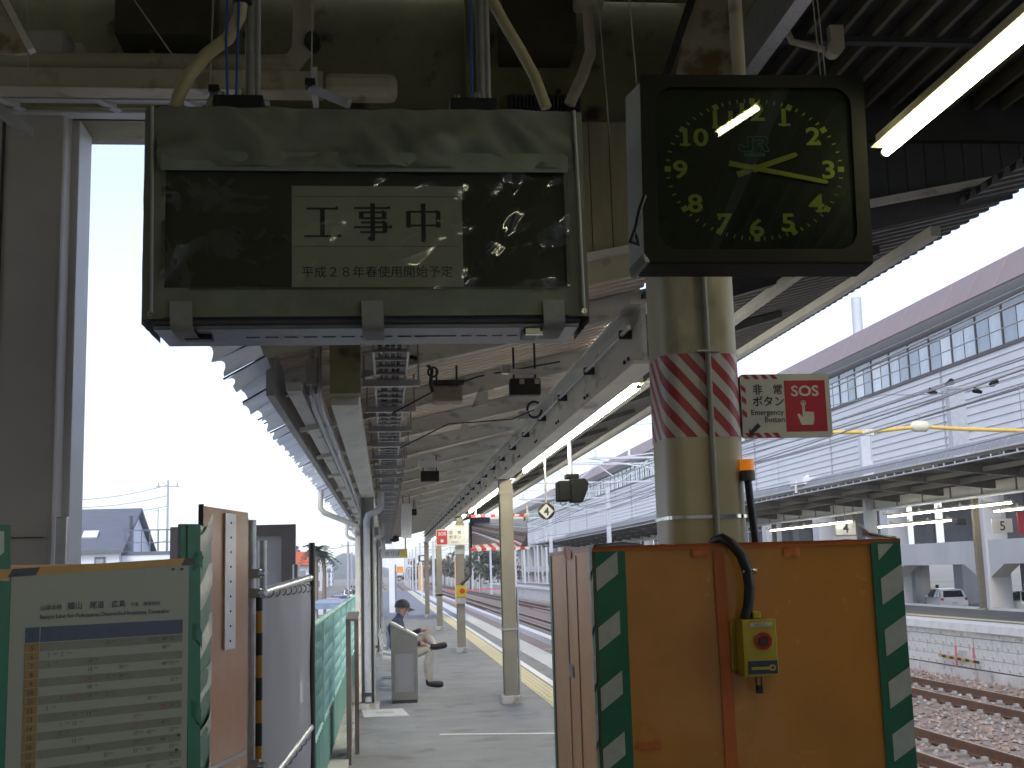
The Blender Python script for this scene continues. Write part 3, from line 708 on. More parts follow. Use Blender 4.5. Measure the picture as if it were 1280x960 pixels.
def ell(a, p, q): return p * q / math.sqrt((q * sin(a)) ** 2 + (p * cos(a)) ** 2)
b = MB()
for k in range(60):
    a = radians(6 * k); d = Vector((sin(a), 0, cos(a))); t_ = Vector((cos(a), 0, -sin(a)))
    rr_ = ell(a, .358, .296); r0, r1, w = (rr_ - .024, rr_, .011) if k % 5 == 0 else (rr_ - .019, rr_ - .003, .0024)
    p, q = d * r0, d * r1; b.prism([p - t_ * w + Vector((0, .0205, 0)), p + t_ * w + Vector((0, .0205, 0)), q + t_ * w + Vector((0, .0205, 0)), q - t_ * w + Vector((0, .0205, 0))], (0, .001, 0))
ckb('minute_marks', b, num)
for k in range(1, 13):
    a = radians(30 * k); R_ = ell(a, .296, .240) - (.012 if k in (10, 11) else 0); b = MB(); s_ = .102; cx, cz = sin(a) * R_, cos(a) * R_
    b.text(str(k), s_, (cx, .0205, cz - s_ * .36), bold=.022, sx=1.22)
    def sl(x0, x1, z, h=.009): b.prism([(cx + x0, .0203, cz + z), (cx + x1, .0203, cz + z), (cx + x1, .0203, cz + z + h), (cx + x0, .0203, cz + z + h)], (0, .001, 0))
    zb = -s_ * .36
    if k in (1, 4): sl(-.022 if k == 1 else -.004, .026 if k == 1 else .034, zb)
    if k == 7: sl(-.026, -.016, zb + .045, .02)
    if k in (10, 12): sl(-.064, -.020, zb)
    if k == 11: sl(-.044, -.003, zb); sl(.004, .044, zb)
    if k == 2: sl(.014, .024, zb, .018)
    ckb('numeral', b, num)
b = MB()
def hand(mb, ang, l, tail, w, y):
    a = radians(ang); d = Vector((sin(a), 0, cos(a))); t_ = Vector((cos(a), 0, -sin(a))); o = Vector((0, y, 0))
    mb.prism([o - d * tail - t_ * w * .8, o - d * tail + t_ * w * .8, o + d * l * .96 + t_ * w * .62, o + d * l + t_ * w * .3, o + d * l - t_ * w * .3, o + d * l * .96 - t_ * w * .62], (0, .003, 0))
handm = mat('clock_hand', (.66, .66, .07), .5, var=.04)
hand(b, 70.5, .182, .075, .015, .014); ckb('hour_hand', b, handm)
b = MB(); hand(b, 101.2, .295, .105, .0135, .009); b.cyl((0, .006, 0), (0, .02, 0), .016, 14); ckb('minute_hand', b, handm)
lg = mat('clock_logo', (.06, .30, .32), .5)
# railway emblem: outlined J and R, with a small bar of lettering under it
b = MB(); yy = .0205
def ol(pts, w=.0035, m=b):
    for p, q in zip(pts, pts[1:] + pts[:1]):
        d = Vector((q[0] - p[0], 0, q[1] - p[1])).normalized(); a = Vector((-d.z, 0, d.x)) * w / 2
        P = Vector((p[0], yy, p[1])); Q = Vector((q[0], yy, q[1])); m.prism([P - a, P + a, Q + a, Q - a], (0, .001, 0))
z0 = .080
ol([(-.058, z0 + .022), (-.058, z0), (-.048, z0 - .006), (-.004, z0 - .006), (-.004, z0 + .055), (-.022, z0 + .055), (-.022, z0 + .012), (-.044, z0 + .012), (-.044, z0 + .022)])
ol([(.002, z0 + .055), (.052, z0 + .055), (.058, z0 + .048), (.058, z0 + .030), (.050, z0 + .022), (.062, z0 - .006), (.042, z0 - .006), (.030, z0 + .018), (.020, z0 + .018), (.020, z0 + .026), (.040, z0 + .030), (.040, z0 + .040), (.002, z0 + .040)])
b.box(-.040, .044, yy, yy + .001, z0 - .028, z0 - .012)
ckb('emblem', b, lg)
b = MB(); b.text('JR WEST', .016, (.002, .0198, z0 - .0255), bold=.01); ckb('emblem_lettering', b, ckf)
gl = glassy('clock_glass', (.86, .90, .84), .05, .01)
b = MB(); b.box(-.394, .394, .000, .003, -.335, .335); ckb('glass', b, gl)
b = MB(); b.box(-HW, HW, .0, DP + .01, -HH - .008, -HH - .001); ckb('bottom_lip', b, ckm, bevel=.004)
p = at(922, 60, Y=4.6); b = MB(); b.tube([(p.x, 4.6, CC.z + HH - .03), (p.x, 4.6, 4.32)], .028, 12); b.build('hanger_pipe', cream, ck)
b = MB(); b.tube([at(806, 244, Y=4.46), at(800, 262, Y=4.46), at(795, 285, Y=4.46), at(788, 302, Y=4.46), at(798, 306, Y=4.46), at(794, 288, Y=4.46)], .009, 8); b.build('cable_hook', blackp, ck)
b = MB(); b.bar(at(808, 322, Y=4.5), at(790, 342, Y=4.6), .02, .04); b.build('lower_stay', greyp, ck)
for x in (1.02, 1.82, 1.84):
    b = MB(); b.tube([(x + (.02 if x < 1.5 else .0), 4.6, CC.z + HH - .03), (x - (.03 if x < 1.5 else .04), 4.62, 4.9)], .003, 5); b.build('stay_wire', wirem, ck)

# wires hanging from the ceiling
def wire(px0, py0, px1, py1, Y, label, m=wirem, r=.0035):
    p, q = at(px0, py0, Y=Y), at(px1, py1, Y=Y); d = (p - q).normalized(); t = MB(); t.tube([q, p + d * .25], r, 5)
    return tag(t.build('hanger_wire', m, loc=q), label, 'wire', 'wires hanging from the ceiling')
wire(267, 0, 262, 112, 4.7, 'thin wire hanging left of the left board pole')
wire(391, 0, 389, 108, 4.7, 'thin wire hanging between the two board poles')
wire(748, 0, 762, 170, 5.6, 'thin wire hanging in front of the boarding between board and clock')
wire(168, 0, 228, 86, 5.6, 'slanting thin wire crossing the girder upper left')
wire(34, 0, 36, 92, 5.6, 'thin wire hanging before the rusty bracket upper left')

# diagonal pipe (right of centre top) and rusty diagonal brace above the clock
b = MB(); b.tube([at(742, -30, Y=6.2), at(735, 10, Y=6.2), at(738, 66, Y=6.2), at(728, 95, Y=6.2), at(712, 130, Y=6.2)], .032, 10)
vp = thing('vent_pipe', 'cream bent pipe with a collar on the girder right of the board', 'pipe', at(728, 100, Y=6.2)); b.build('pipe', cream, vp)
b = MB(); p = at(736, 4, Y=6.2); b.box(p.x - .08, p.x + .08, 6.12, 6.28, p.z - .03, p.z + .05); b.build('collar', cream, vp, bevel=.02)
br = thing('diagonal_brace', 'rust-spotted cream diagonal plate girder above the clock', 'brace', at(900, 60, Y=5.9))
b = MB(); b.prism([at(845, 100, Y=5.9), at(925, 100, Y=5.9), at(965, -40, Y=5.9), at(870, -40, Y=5.9)], (0, .08, 0)); b.build('plate', creamrust, br)
b = MB(); b.bar(at(878, -40, Y=5.88), at(830, 100, Y=5.88), .03, .04); b.build('flange', darks, br)
b = MB(); b.tube([at(975, -40, Y=5.4), at(977, 25, Y=5.4), at(990, 52, Y=5.4), at(1030, 62, Y=5.4)], .017, 8)
bj = thing('conduit_drop', 'bent cream conduit ending in a round box above the clock', 'conduit', at(1000, 40, Y=5.4)); b.build('pipe', cream, bj)
p = at(1042, 62, Y=5.4); b = MB(); b.cyl(p - Vector((0, .03, 0)), p + Vector((0, .03, .0)), .04, 14); b.box(p.x - .02, p.x + .05, p.y - .02, p.y + .02, p.z, p.z + .12); b.build('round_box', cream, bj)
# lit lamp upper right
lamp((2.148, 4.78, 3.325), (2.148, 3.50, 3.325), 'large lit tube lamp crossing the upper right corner', 'tube lamps over the near platform', m=tubenear, r=.019, rw=.125, brk=False)
lamp((1.538, 2.912, 3.862), (1.772, 2.875, 4.016), 'short tube lamp added out of view to mirror a streak in the clock glass', 'tube lamps over the near platform', m=tubenear, r=.016, rw=.06, brk=False)  # added out of view so its reflection streaks the clock glass
for k, y in enumerate((1.9, -1.0, -4.0)):
    lamp((2.085, y, 3.275), (2.085, y - 2.6, 3.275), 'lit tube lamp behind the viewer, ' + ('nearest', 'middle', 'last')[k] + ' of its row', 'tube lamps over the near platform', m=tubenear, r=.019, rw=.125, brk=False)
# ------------------------------------------------------------ striped column inside the orange hoarding
PY = 5.32
pc_ = thing('striped_column', 'thick cream column with a red and white striped band, standing in the orange hoarding', 'column', (1.41, PY, 0))
# octagon-ish rounded column drawn as a lathe of a rounded square
def rsq(w, r, n=5): return [(x, z) for x, z in rrect(w, w, r, n)]
def ringloft(mb, cx, cy, prof, zs, m=0, sm=True):
    N = len(prof); b0 = len(mb.v)
    for z in zs: mb.v += [Vector((cx + x, cy + y, z)) for x, y in prof]
    for i in range(len(zs) - 1):
        for j in range(N):
            k = (j + 1) % N; mb.face((b0 + i * N + j, b0 + i * N + k, b0 + (i + 1) * N + k, b0 + (i + 1) * N + j), m, sm)
colm = mat('column_paint', (.50, .46, .31), .42, var=.16, scale=1.8, rust=.12, rustcol=(.3, .27, .17), stretch=(1, 1, .6))
CX = 1.399
b = MB(); ringloft(b, CX, PY, rsq(.176, .08), [0, 1, 2, 3, 3.5]); b.box(CX - .16, CX + .16, PY - .16, PY + .16, 3.49, 3.52); b.build('shaft', colm, pc_)
# striped wrap: red and white slanting bands laid out round the column
redm = mat('stripe_red', (.42, .05, .06), .4, var=.1); whm = mat('stripe_white', (.60, .58, .54), .4, var=.08)
b = MB(); prof = rsq(.1775, .08, 8); N = len(prof); zs0, zs1 = 2.155, 2.525; nz_ = 40
per = [0]
for i in range(N): per.append(per[-1] + math.dist(prof[i], prof[(i + 1) % N]))
# sheared mesh so that band edges run exactly along cell edges
sh = -1.15; pitch = .056
for i in range(N):
    j = (i + 1) % N; s0, s1 = per[i], per[i + 1]; 
    # slice the strip between s0 and s1 by lines z = zs0 + k*pitch/2 + sh*s
    k0 = -90; k1 = int((zs1 - zs0) / pitch - 0) + 2
    for k in range(k0, 90):
        pts = []
        zz = lambda s, kk: zs0 + kk * pitch + sh * s
        za0, za1, zb0, zb1 = zz(s0, k), zz(s1, k), zz(s0, k + 1), zz(s1, k + 1)
        if max(zb0, zb1) <= zs0 or min(za0, za1) >= zs1: continue
        poly = [(0, za0), (1, za1), (1, zb1), (0, zb0)]
        for lim, keep in ((zs0, 1), (zs1, -1)):
            out = []
            for a, c in zip(poly, poly[1:] + poly[:1]):
                ia, ic = keep * (a[1] - lim) >= 0, keep * (c[1] - lim) >= 0
                if ia: out.append(a)
                if ia != ic: t = (lim - a[1]) / (c[1] - a[1]); out.append((a[0] + t * (c[0] - a[0]), lim))
            poly = out
            if not poly: break
        if len(poly) < 3: continue
        P = [Vector((CX + prof[i][0] + (prof[j][0] - prof[i][0]) * t, PY + prof[i][1] + (prof[j][1] - prof[i][1]) * t, z)) for t, z in poly]
        b.poly(P, k % 2)
b.build('striped_band', [redm, whm], pc_)
b = MB(); ringloft(b, CX, PY, rsq(.181, .082), [1.80, 1.815]); b.build('steel_strap', chrome, pc_)
b = MB(); b.tube([(CX + .022, PY - .193, 1.3), (CX + .022, PY - .193, 3.5)], .0125, 10); b.build('conduit', mat('conduit_grey', (.33, .33, .28), .5), pc_)
b = MB(); b.box(CX - .03, CX + .075, PY - .213, PY - .1775, 2.528, 2.536); b.build('conduit_strap', galv, pc_)

# ------------------------------------------------------------ SOS sign
sg = thing('emergency_sign', 'white and red emergency button sign with SOS fixed to the striped column', 'sign', (1.78, 5.2, 2.14))
swh = mat('sign_white', (.56, .56, .52), .4, var=.04); sred = mat('sign_red', (.40, .025, .045), .4, var=.04); sblk = mat('sign_black', (.03, .035, .05), .5)
SX0, SX1, SZ0, SZ1, SY = 1.575, 1.985, 2.15, 2.435, 5.18
b = MB(); b.prism([(x, SY, z) for x, z in [(SX0 + (SX1 - SX0) / 2 + px_, (SZ0 + SZ1) / 2 + pz_) for px_, pz_ in rrect((SX1 - SX0) / 2, (SZ1 - SZ0) / 2, .014, 3)]], (0, .028, 0)); b.build('panel', swh, sg)
def sfl(mb, x0, x1, z0, z1, y=SY - .0015): mb.prism([(x0, y, z0), (x1, y, z0), (x1, y, z1), (x0, y, z1)], (0, .0015, 0))
b = MB(); sfl(b, 1.775, 1.963, 2.175, 2.405); b.build('red_field', sred, sg)
b = MB()
for k in range(5):
    x = 1.60 + k * .042
    for z in (2.413, 2.152):
        if x + .025 < 1.765: b.prism([(x, SY - .0015, z), (x + .022, SY - .0015, z), (x + .006 + .0, SY - .0015, z + .02), (x - .016, SY - .0015, z + .02)], (0, .0015, 0))
for z in (2.36, 2.31, 2.25): b.prism([(1.578, SY - .0015, z + .03), (1.598, SY - .0015, z + .012), (1.598, SY - .0015, z - .01), (1.578, SY - .0015, z + .008)], (0, .0015, 0))
b.build('stripe_print', sred, sg)
b = MB(); y_ = SY - .002
b.text('非　常', .050, (1.698, y_, 2.347), bold=.012, sx=.92); b.text('ボタン', .050, (1.698, y_, 2.294), bold=.012, sx=.98)
b.text('Emergency', .034, (1.766, y_, 2.252), align='R', bold=.006); b.text('Button', .034, (1.768, y_, 2.220), align='R', bold=.006)
b.prism([(x_ + .020, y_, z_) for x_, z_ in ((1.583, 2.158), (1.614, 2.162), (1.604, 2.170), (1.638, 2.202), (1.624, 2.216), (1.591, 2.183), (1.584, 2.192))], (0, .001, 0))
b.build('black_lettering', sblk, sg)
b = MB(); b.text('SOS', .066, (1.869, y_, 2.335), bold=.022, sx=1.12)
b.ring((1.858, y_ + .001, 2.302), (0, -1, 0), .009, .0125, 16, .001)
b.prism([(1.852, y_, 2.235), (1.864, y_, 2.235), (1.864, y_, 2.302), (1.858, y_, 2.308), (1.852, y_, 2.302)], (0, .001, 0))
b.prism([(1.844, y_ - .0004, 2.205), (1.898, y_ - .0004, 2.205), (1.904, y_ - .0004, 2.225), (1.904, y_ - .0004, 2.262), (1.866, y_ - .0004, 2.264), (1.850, y_ - .0004, 2.240), (1.836, y_ - .0004, 2.256), (1.828, y_ - .0004, 2.252)], (0, .001, 0))
b.build('white_lettering', swh, sg)

# ------------------------------------------------------------ orange hoarding
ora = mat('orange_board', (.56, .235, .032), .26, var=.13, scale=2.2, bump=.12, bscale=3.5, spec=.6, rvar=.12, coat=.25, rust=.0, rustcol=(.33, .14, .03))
orb = mat('orange_side_sheen', (.88, .42, .13), .42, var=.15, scale=2, bump=.12, bscale=6)  # paler than the front: sky sheen on the side put into the colour
oratape = mat('orange_tape', (.58, .15, .03), .4, var=.12, scale=12)
grn = mat('green_tape', (.018, .15, .08), .42, var=.15, scale=6, bump=.06, bscale=25)
grw = mat('tape_white', (.46, .48, .42), .5, var=.12, scale=20)
HX0, HX1, HY0, HY1, HT = .785, 2.005, 4.6, 5.85, 1.675
hd = thing('orange_hoarding', 'orange boarded hoarding with green and white edge tape around the striped column', 'hoarding', (1.39, 5.3, 0))
for xa, xb, zt_ in ((HX0, 1.2745, HT), (1.2755, HX1, HT + .006)):
    b = MB(); b.box(xa, xb, HY0 + .006, HY0 + .03, 0, zt_)
    b.grid(lambda u, v: (xa + (xb - xa) * u, HY0 + .0015 + .0032 * (noise.noise(Vector((u * 1.6 + xa * 5, v * 3.2, 3))) + .5 * noise.noise(Vector((u * 4 + xa, v * 7, 8)))), zt_ * v), 30, 50); b.build('front_board', ora, hd)
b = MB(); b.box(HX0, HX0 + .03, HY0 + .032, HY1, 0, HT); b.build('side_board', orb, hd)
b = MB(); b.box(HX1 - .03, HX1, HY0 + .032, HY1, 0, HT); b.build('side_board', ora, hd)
b = MB(); b.box(HX0 + .032, HX1 - .032, HY1 - .03, HY1, 0, HT); b.build('rear_board', ora, hd)
# orange tape: top edge and the upright seam
b = MB(); b.grid(lambda u, v: (HX0 + (HX1 - HX0) * u, HY0 - .004 if v > .3 else HY0 + .034, HT - .010 + (.0 if v > .8 else .018) + .004 * noise.noise(Vector((u * 25, 0, 1)))), 50, 4)
b.box(HX0 + .001, HX1 - .001, HY0 - .0035, HY0 - .001, HT - .012, HT + .008); b.box(HX0 - .003, HX0 - .0005, HY0, HY1, HT - .01, HT + .006); b.build('top_tape', oratape, hd)
b = MB(); q0 = at(900, 690, Y=HY0); q1 = at(922, 960, Y=HY0); b.prism([(1.252, HY0 - .0045, HT - .02), (1.296, HY0 - .0045, HT - .02), (1.315, HY0 - .0045, .0), (1.266, HY0 - .0045, .0)], (0, .002, 0)); b.build('seam_tape', oratape, hd)
for px_, py_, w, h in ((876, 692, .07, .03), (989, 690, .065, .035), (812, 932, .09, .03)):
    p = at(px_, py_, Y=HY0); b = MB()
    b.grid(lambda u, v: (p.x - w / 2 + w * u, HY0 - .004 - .008 * abs(noise.noise(Vector((u * 4, v * 4, px_)))), p.z - h / 2 + h * v + .006 * noise.noise(Vector((u * 5, 3, px_)))), 6, 4); b.build('tape_patch', oratape, hd)
# green tape strips with white slanting marks
def gstrip(mb, o, ud, w, z0, z1, m=0):
    o = Vector(o); ud = Vector(ud); n_ = ud.cross(Vector((0, 0, 1)))
    mb.prism([o + Vector((0, 0, z0)), o + ud * w + Vector((0, 0, z0)), o + ud * w + Vector((0, 0, z1)), o + Vector((0, 0, z1))], n_ * .003, m)
def gmarks(mb, o, ud, u0, u1, zs, h, rise):
    o = Vector(o); ud = Vector(ud); n_ = ud.cross(Vector((0, 0, 1)))
    for z in zs:
        mb.prism([o + ud * u0 + Vector((0, 0, z)), o + ud * u1 + Vector((0, 0, z + rise)), o + ud * u1 + Vector((0, 0, z + rise + h)), o + ud * u0 + Vector((0, 0, z + h))], n_ * .0045)
Yf = HY0 - .003
b = MB(); gstrip(b, (HX0 + .004, Yf, 0), (1, 0, 0), .118, .02, HT - .012); gt = b.build('green_tape', grn, hd)
b = MB(); gmarks(b, (HX0 + .004, Yf, 0), (1, 0, 0), .004, .088, [1.515 - .222 * k - (.0 if k < 2 else .0) for k in range(7)], .085, .062); b.each('white_mark', grw, gt)
b = MB(); gstrip(b, (HX1 - .122, Yf, 0), (1, 0, 0), .12, .02, HT - .004); gt = b.build('green_tape', grn, hd)
b = MB(); gmarks(b, (HX1 - .122, Yf, 0), (1, 0, 0), .030, .119, [1.625 - .196 * k for k in range(1, 9)], .10, .055)
b.prism([(HX1 - .095, Yf - .0045, HT - .012), (HX1 - .095, Yf - .0045, HT - .075), (HX1 - .03, Yf - .0045, HT - .012)], (0, .0045, 0)); b.each('white_mark', grw, gt)
b = MB(); gstrip(b, (HX0 - .001, HY0 + .06, 0), (0, -1, 0), .06, .02, HT - .012); gstrip(b, (HX0 - .001, HY1, 0), (0, -1, 0), .07, .02, HT - .01); gt2 = b.each('side_tape', grn, hd)[0]
for k in range(8):
    z = 1.60 - .21 * k; b = MB(); b.grid(lambda u, v: (HX0 - .005 - .012 * sin(pi * u) * (.5 + noise.noise(Vector((u * 3, v * 3, k)))), HY0 + .058 * u, z + .10 * v - .05 * u), 3, 3); b.build('peeling_mark', grw, gt2)
b = MB()
for yy in (5.02, 5.30): b.box(HX0 - .0035, HX0 - .001, yy, yy + .022, .02, HT - .02)
b.each('side_seam', mat('seam_orange', (.62, .25, .10), .4), hd)
b = MB(); p = at(716, 838, X=HX0); b.grid(lambda u, v: (HX0 - .006 - .01 * v * u, p.y - .04 + .10 * u * (1 - .5 * v), p.z - .03 + .06 * v), 4, 4); b.build('torn_patch', coping, hd)
b = MB(); p = at(712, 694, X=HX0); b.grid(lambda u, v: (HX0 - .006 - .012 * u * v, p.y - .08 + .2 * u, p.z - .03 * (u * 5 % 1) + .045 * v), 8, 4); b.build('tape_patch', oratape, hd)
b = MB(); b.tube([at(744, 684, Y=4.65), at(780, 681, Y=4.75), at(800, 683, Y=4.9)], .012, 6); b.build('folded_sheet', darks, hd)
b = MB(); b.grid(lambda u, v: tuple(at(1078 + 30 * u, 664 + 8 * u + 6 * v, Y=4.75 + .1 * v)), 6, 3); b.tube([at(1074, 656, Y=4.8), at(1086, 667, Y=4.75), at(1110, 671, Y=4.7), at(1120, 672, Y=4.7)], .006, 6); b.build('loose_sheet', galv, hd)

# emergency push button box with its hose
yel = mat('button_box_yellow', (.48, .36, .03), .4, var=.08)
eb = thing('emergency_button_box', 'yellow emergency button box with a red ringed button on the orange hoarding', 'button box', (1.405, 4.55, 1.17))
p0, p1 = at(927, 775, Y=4.50), at(974, 845, Y=4.50); q_ = at(927, 773, Y=4.50)
X0, X1, Z1, Z0 = p0.x, p1.x, p0.z, p1.z
b = MB(); b.box(X0, X1, 4.50, 4.59, Z0, Z1); bx_ = b.build('case', yel, eb, bevel=.004)
b = MB(); b.box(X0 - .022, X1 + .008, 4.585, 4.596, Z0 + .02, Z1 - .01); b.build('back_plate', yel, eb)
b = MB(); cxb = (X0 + X1) / 2 + .012; czb = Z0 + .62 * (Z1 - Z0)
b.ring((cxb, 4.499, czb), (0, -1, 0), .0, .018, 20, .010); bt_ = b.build('button', mat('button_dark', (.10, .03, .02), .35), eb)
b = MB(); b.ring((cxb, 4.499, czb), (0, -1, 0), .021, .033, 24, .004); b.build('button_ring', mat('button_red', (.45, .03, .02), .4), eb)
b = MB(); b.box(X0 + .016, X1 - .004, 4.496, 4.4995, Z0 + .010, Z0 + .058); lp_ = b.build('blue_plate', mat('plate_blue', (.025, .05, .10), .5), eb)
b = MB(); b.box(X0 + .026, X1 - .035, 4.494, 4.496, Z0 + .026, Z0 + .036); b.ring((X1 - .024, 4.496, Z0 + .032), (0, -1, 0), .006, .012, 12, .002); b.build('plate_print', yel, lp_)
b = MB(); b.box(X0 + .03, X1 - .016, 4.497, 4.4995, Z1 - .026, Z1 - .012); lb_ = b.build('white_label', swh, eb)
b = MB(); b.text('非常ボタン', .011, ((X0 + X1) / 2 + .007, 4.496, Z1 - .0235)); b.build('label_lettering', sblk, lb_)
b = MB(); b.box((X0 + X1) / 2 - .012, (X0 + X1) / 2 + .02, 4.53, 4.57, Z1, Z1 + .028); b.build('hasp', yel, eb, bevel=.006)
b = MB(); b.box((X0 + X1) / 2 - .012, (X0 + X1) / 2 + .014, 4.535, 4.555, Z0 - .065, Z0 - .035); pk = b.build('padlock', blackp, eb, bevel=.004)
b = MB(); b.tube([((X0 + X1) / 2 - .009, 4.545, Z0 - .036), ((X0 + X1) / 2 - .009, 4.545, Z0 - .002), ((X0 + X1) / 2 + .011, 4.545, Z0 - .002), ((X0 + X1) / 2 + .011, 4.545, Z0 - .036)], .004, 6); b.build('shackle', darks, pk)
hose = [at(888, 684, Y=4.66), at(893, 677, Y=4.64), at(903, 673, Y=4.60), at(915, 680, Y=4.57), at(927, 695, Y=4.55), at(934, 714, Y=4.55), at(937, 735, Y=4.55), at(935, 758, Y=4.55), at(931, 774, Y=4.55)]
b = MB(); b.tube(hose, .0205, 12); ho_ = b.build('black_hose', blackp, eb)
b = MB(); p = at(936, 714, Y=4.545); b.cyl(p + Vector((-.024, 0, 0)) , p + Vector((.03, -.0, 0)), .010, 8); b.tube([at(941, 713, Y=4.52), at(944, 713, Y=4.52)], .008, 8); b.build('hose_clamp', chrome, eb)
# amber beacon
wb = thing('warning_beacon', 'amber warning beacon on a black stalk right of the striped column', 'beacon', at(945, 678, Y=5.15))
p = at(934, 588, Y=5.15); b = MB(); b.cyl((p.x, p.y, p.z), (p.x, p.y, p.z + .048), .030, 16); b.build('amber_lens', mat('amber_lens', (.75, .22, .015), .25, var=.2, scale=40, emit=(1, .3, .02), estr=.12), wb)
b = MB(); b.cyl((p.x, p.y, p.z - .045), (p.x, p.y, p.z - .001), .033, 16); b.build('base', mat('beacon_base', (.10, .10, .07), .5), wb)
b = MB(); b.tube([(p.x, p.y, p.z - .04), at(938, 628, Y=5.15), at(945, 680, Y=5.15), at(950, 700, Y=5.15)], .017, 10); b.build('stalk', blackp, wb)

# ------------------------------------------------------------ hoardings at the left
A = Vector((-1.16, 3.42, 0)); B = Vector((-.598, 3.86, 0)); ud = (B - A).normalized(); nd_ = ud.cross(Vector((0, 0, 1)))
lh = thing('timetable_hoarding', 'left hoarding bound with green tape and yellow black tape, carrying the timetable', 'hoarding', ((A + B) / 2))
def panel(mb, a, bb, z0, z1, t=.03, off=0):
    u = (bb - a).normalized(); n_ = u.cross(Vector((0, 0, 1)))
    o = n_ * off; mb.prism([a + o + Vector((0, 0, z0)), bb + o + Vector((0, 0, z0)), bb + o + Vector((0, 0, z1)), a + o + Vector((0, 0, z1))], -n_ * t)
zt = at(240, 698, X=B.x - .04).z
b = MB(); panel(b, A - ud * .5, B - ud * .0, 0, 1.655); b.build('board', ora, lh)
def on(px_, py_, off=0):        # point of the slanted board seen at a photo pixel
    r = R_CW @ Vector((px_ - 640, 480 - py_, -FPX)); n_ = nd_
    t = ((A + n_ * off) - EYE).dot(n_) / r.dot(n_); return EYE + r * t
ybt = mat('yellow_tape', (.46, .25, .03), .4, var=.1); bkt = mat('black_tape', (.02, .02, .02), .4)
b = MB(); t0 = on(-30, 714, .002); t1 = on(240, 697, .002)
L_ = (t1 - t0); seg = 0
def tp(mb, f0, f1, m, t0=t0, L_=L_):
    p = t0 + L_ * f0; q = t0 + L_ * f1; mb.prism([p, q, q + Vector((0, 0, -.022)) - L_ * .02, p + Vector((0, 0, -.022)) - L_ * .02], nd_ * .004, m)
for f0, f1, m in ((0, .15, 0), (.15, .27, 1), (.27, .96, 0), (.96, 1.06, 1)): tp(b, f0, f1, m)
b.build('yellow_black_tape', [ybt, bkt], lh)
def gseg(px0, px1, py0, py1, name='green_tape', m=grn, off=.002):
    P = [on(px0, py0, off), on(px1, py0, off), on(px1, py1, off), on(px0, py1, off)]
    b = MB(); b.prism(P[::-1], nd_ * .002); return b.build(name, m, lh)
g1 = gseg(234, 250, 655, 1000); g2 = gseg(-12, 13, 656, 712); gseg(-12, 16, 726, 1000)
b = MB(); b.prism([on(-6, 664, .005), on(-6, 700, .005), on(5, 690, .005), on(5, 664, .005)], nd_ * .001); b.build('white_mark', grw, g2)
# corner post behind the tape with white slanting marks on its right face
b = MB(); z1_ = on(250, 655).z; b.box(B.x - .012, B.x + .012, B.y + .005, B.y + .34, 0, z1_); b.build('corner_post', grn, lh)
b = MB(); b.prism([(B.x - .03, B.y - .023, 1.6), (B.x, B.y, 1.6), (B.x, B.y, z1_), (B.x - .03, B.y - .023, z1_)], -nd_ * .02); b.build('post_board', grn, lh)
for k in range(9):
    z = 1.66 - .155 * k; b = MB(); y0, y1 = B.y + .03, B.y + .34; x = B.x + .016
    b.grid(lambda u, v: (x + .010 * sin(3 * v + k) * sin(pi * u), y0 + (y1 - y0) * u, z + .075 * v + .075 * u - .01 * sin(5 * u + k)), 6, 4); b.build('white_mark', grw, lh)
for k in range(5):
    z = 1.62 - .22 * k; b = MB(); b.grid(lambda u, v: (B.x + .0 + .012 * sin(pi * u) + .03 * u, B.y - .004 + .03 * u, z + .05 * v + .02 * sin(4 * u + k)), 4, 3); b.build('tape_fold', grn, lh)

# timetable poster
ps = thing('timetable_poster', 'white timetable poster with a blue heading bar and yellow hour column', 'poster', on(130, 960, .004))
pp_ = mat('poster_paper', (.31, .315, .25), .5, var=.05, scale=2)
u0, uz = on(14, 716, .003), on(236, 703, .003)
PW = (uz - u0).dot(ud); PT = (u0.z + uz.z) / 2 + .0
def pp3(u, z, off=.003): return A * 1 + ud * (((u0 - A).dot(ud)) + u) + nd_ * off + Vector((0, 0, PT - z))
def prect(mb, u_0, u_1, z_0, z_1, off, m=0, t=.0006):
    mb.prism([pp3(u_0, z_1, off), pp3(u_1, z_1, off), pp3(u_1, z_0, off), pp3(u_0, z_0, off)], nd_ * t, m)
b = MB(); prect(b, 0, PW, 0, .95, .003, t=.002); b.build('sheet', pp_, ps)
k_ = PW / 222.0                  # metres per photo pixel along the poster
b = MB()
def ptxt(mb, s_, px_, zpx, size, align='L', m=0, bold=0): mb.text(s_, size * k_, pp3((px_ - 14) * k_, zpx * k_, .0066), ud, (0, 0, 1), align, bold, m)
ptxt(b, '山陽本線', 48, 47, 6.6); ptxt(b, '福山　尾道　広島', 80, 47, 9.0, bold=.012); ptxt(b, '方面　標準時刻', 158, 47, 5.6)
ptxt(b, 'Sanyo Line for Fukuyama,Onomichi,Hiroshima Timetable', 48, 57, 7.0, bold=.006)
b.build('heading', sblk, ps)
R1 = 232 - 32
b = MB(); prect(b, 18 * k_, 34 * k_, 66 * k_, 83 * k_, .0055); prect(b, 35.5 * k_, 214 * k_, 66 * k_, 83 * k_, .0055); b.build('heading_bar', mat('heading_blue', (.05, .065, .115), .5), ps)
b = MB(); ptxt(b, '時', 36, 78, 7); ptxt(b, '分', 54, 78, 7); ptxt(b, '平日', 132, 78, 6); b.build('bar_lettering', sblk, ps)
b = MB(); b2 = MB(); b3 = MB(); b4 = MB(); b5 = MB()
hours = list(range(5, 25)); rowh = 9.9; random.seed(11)
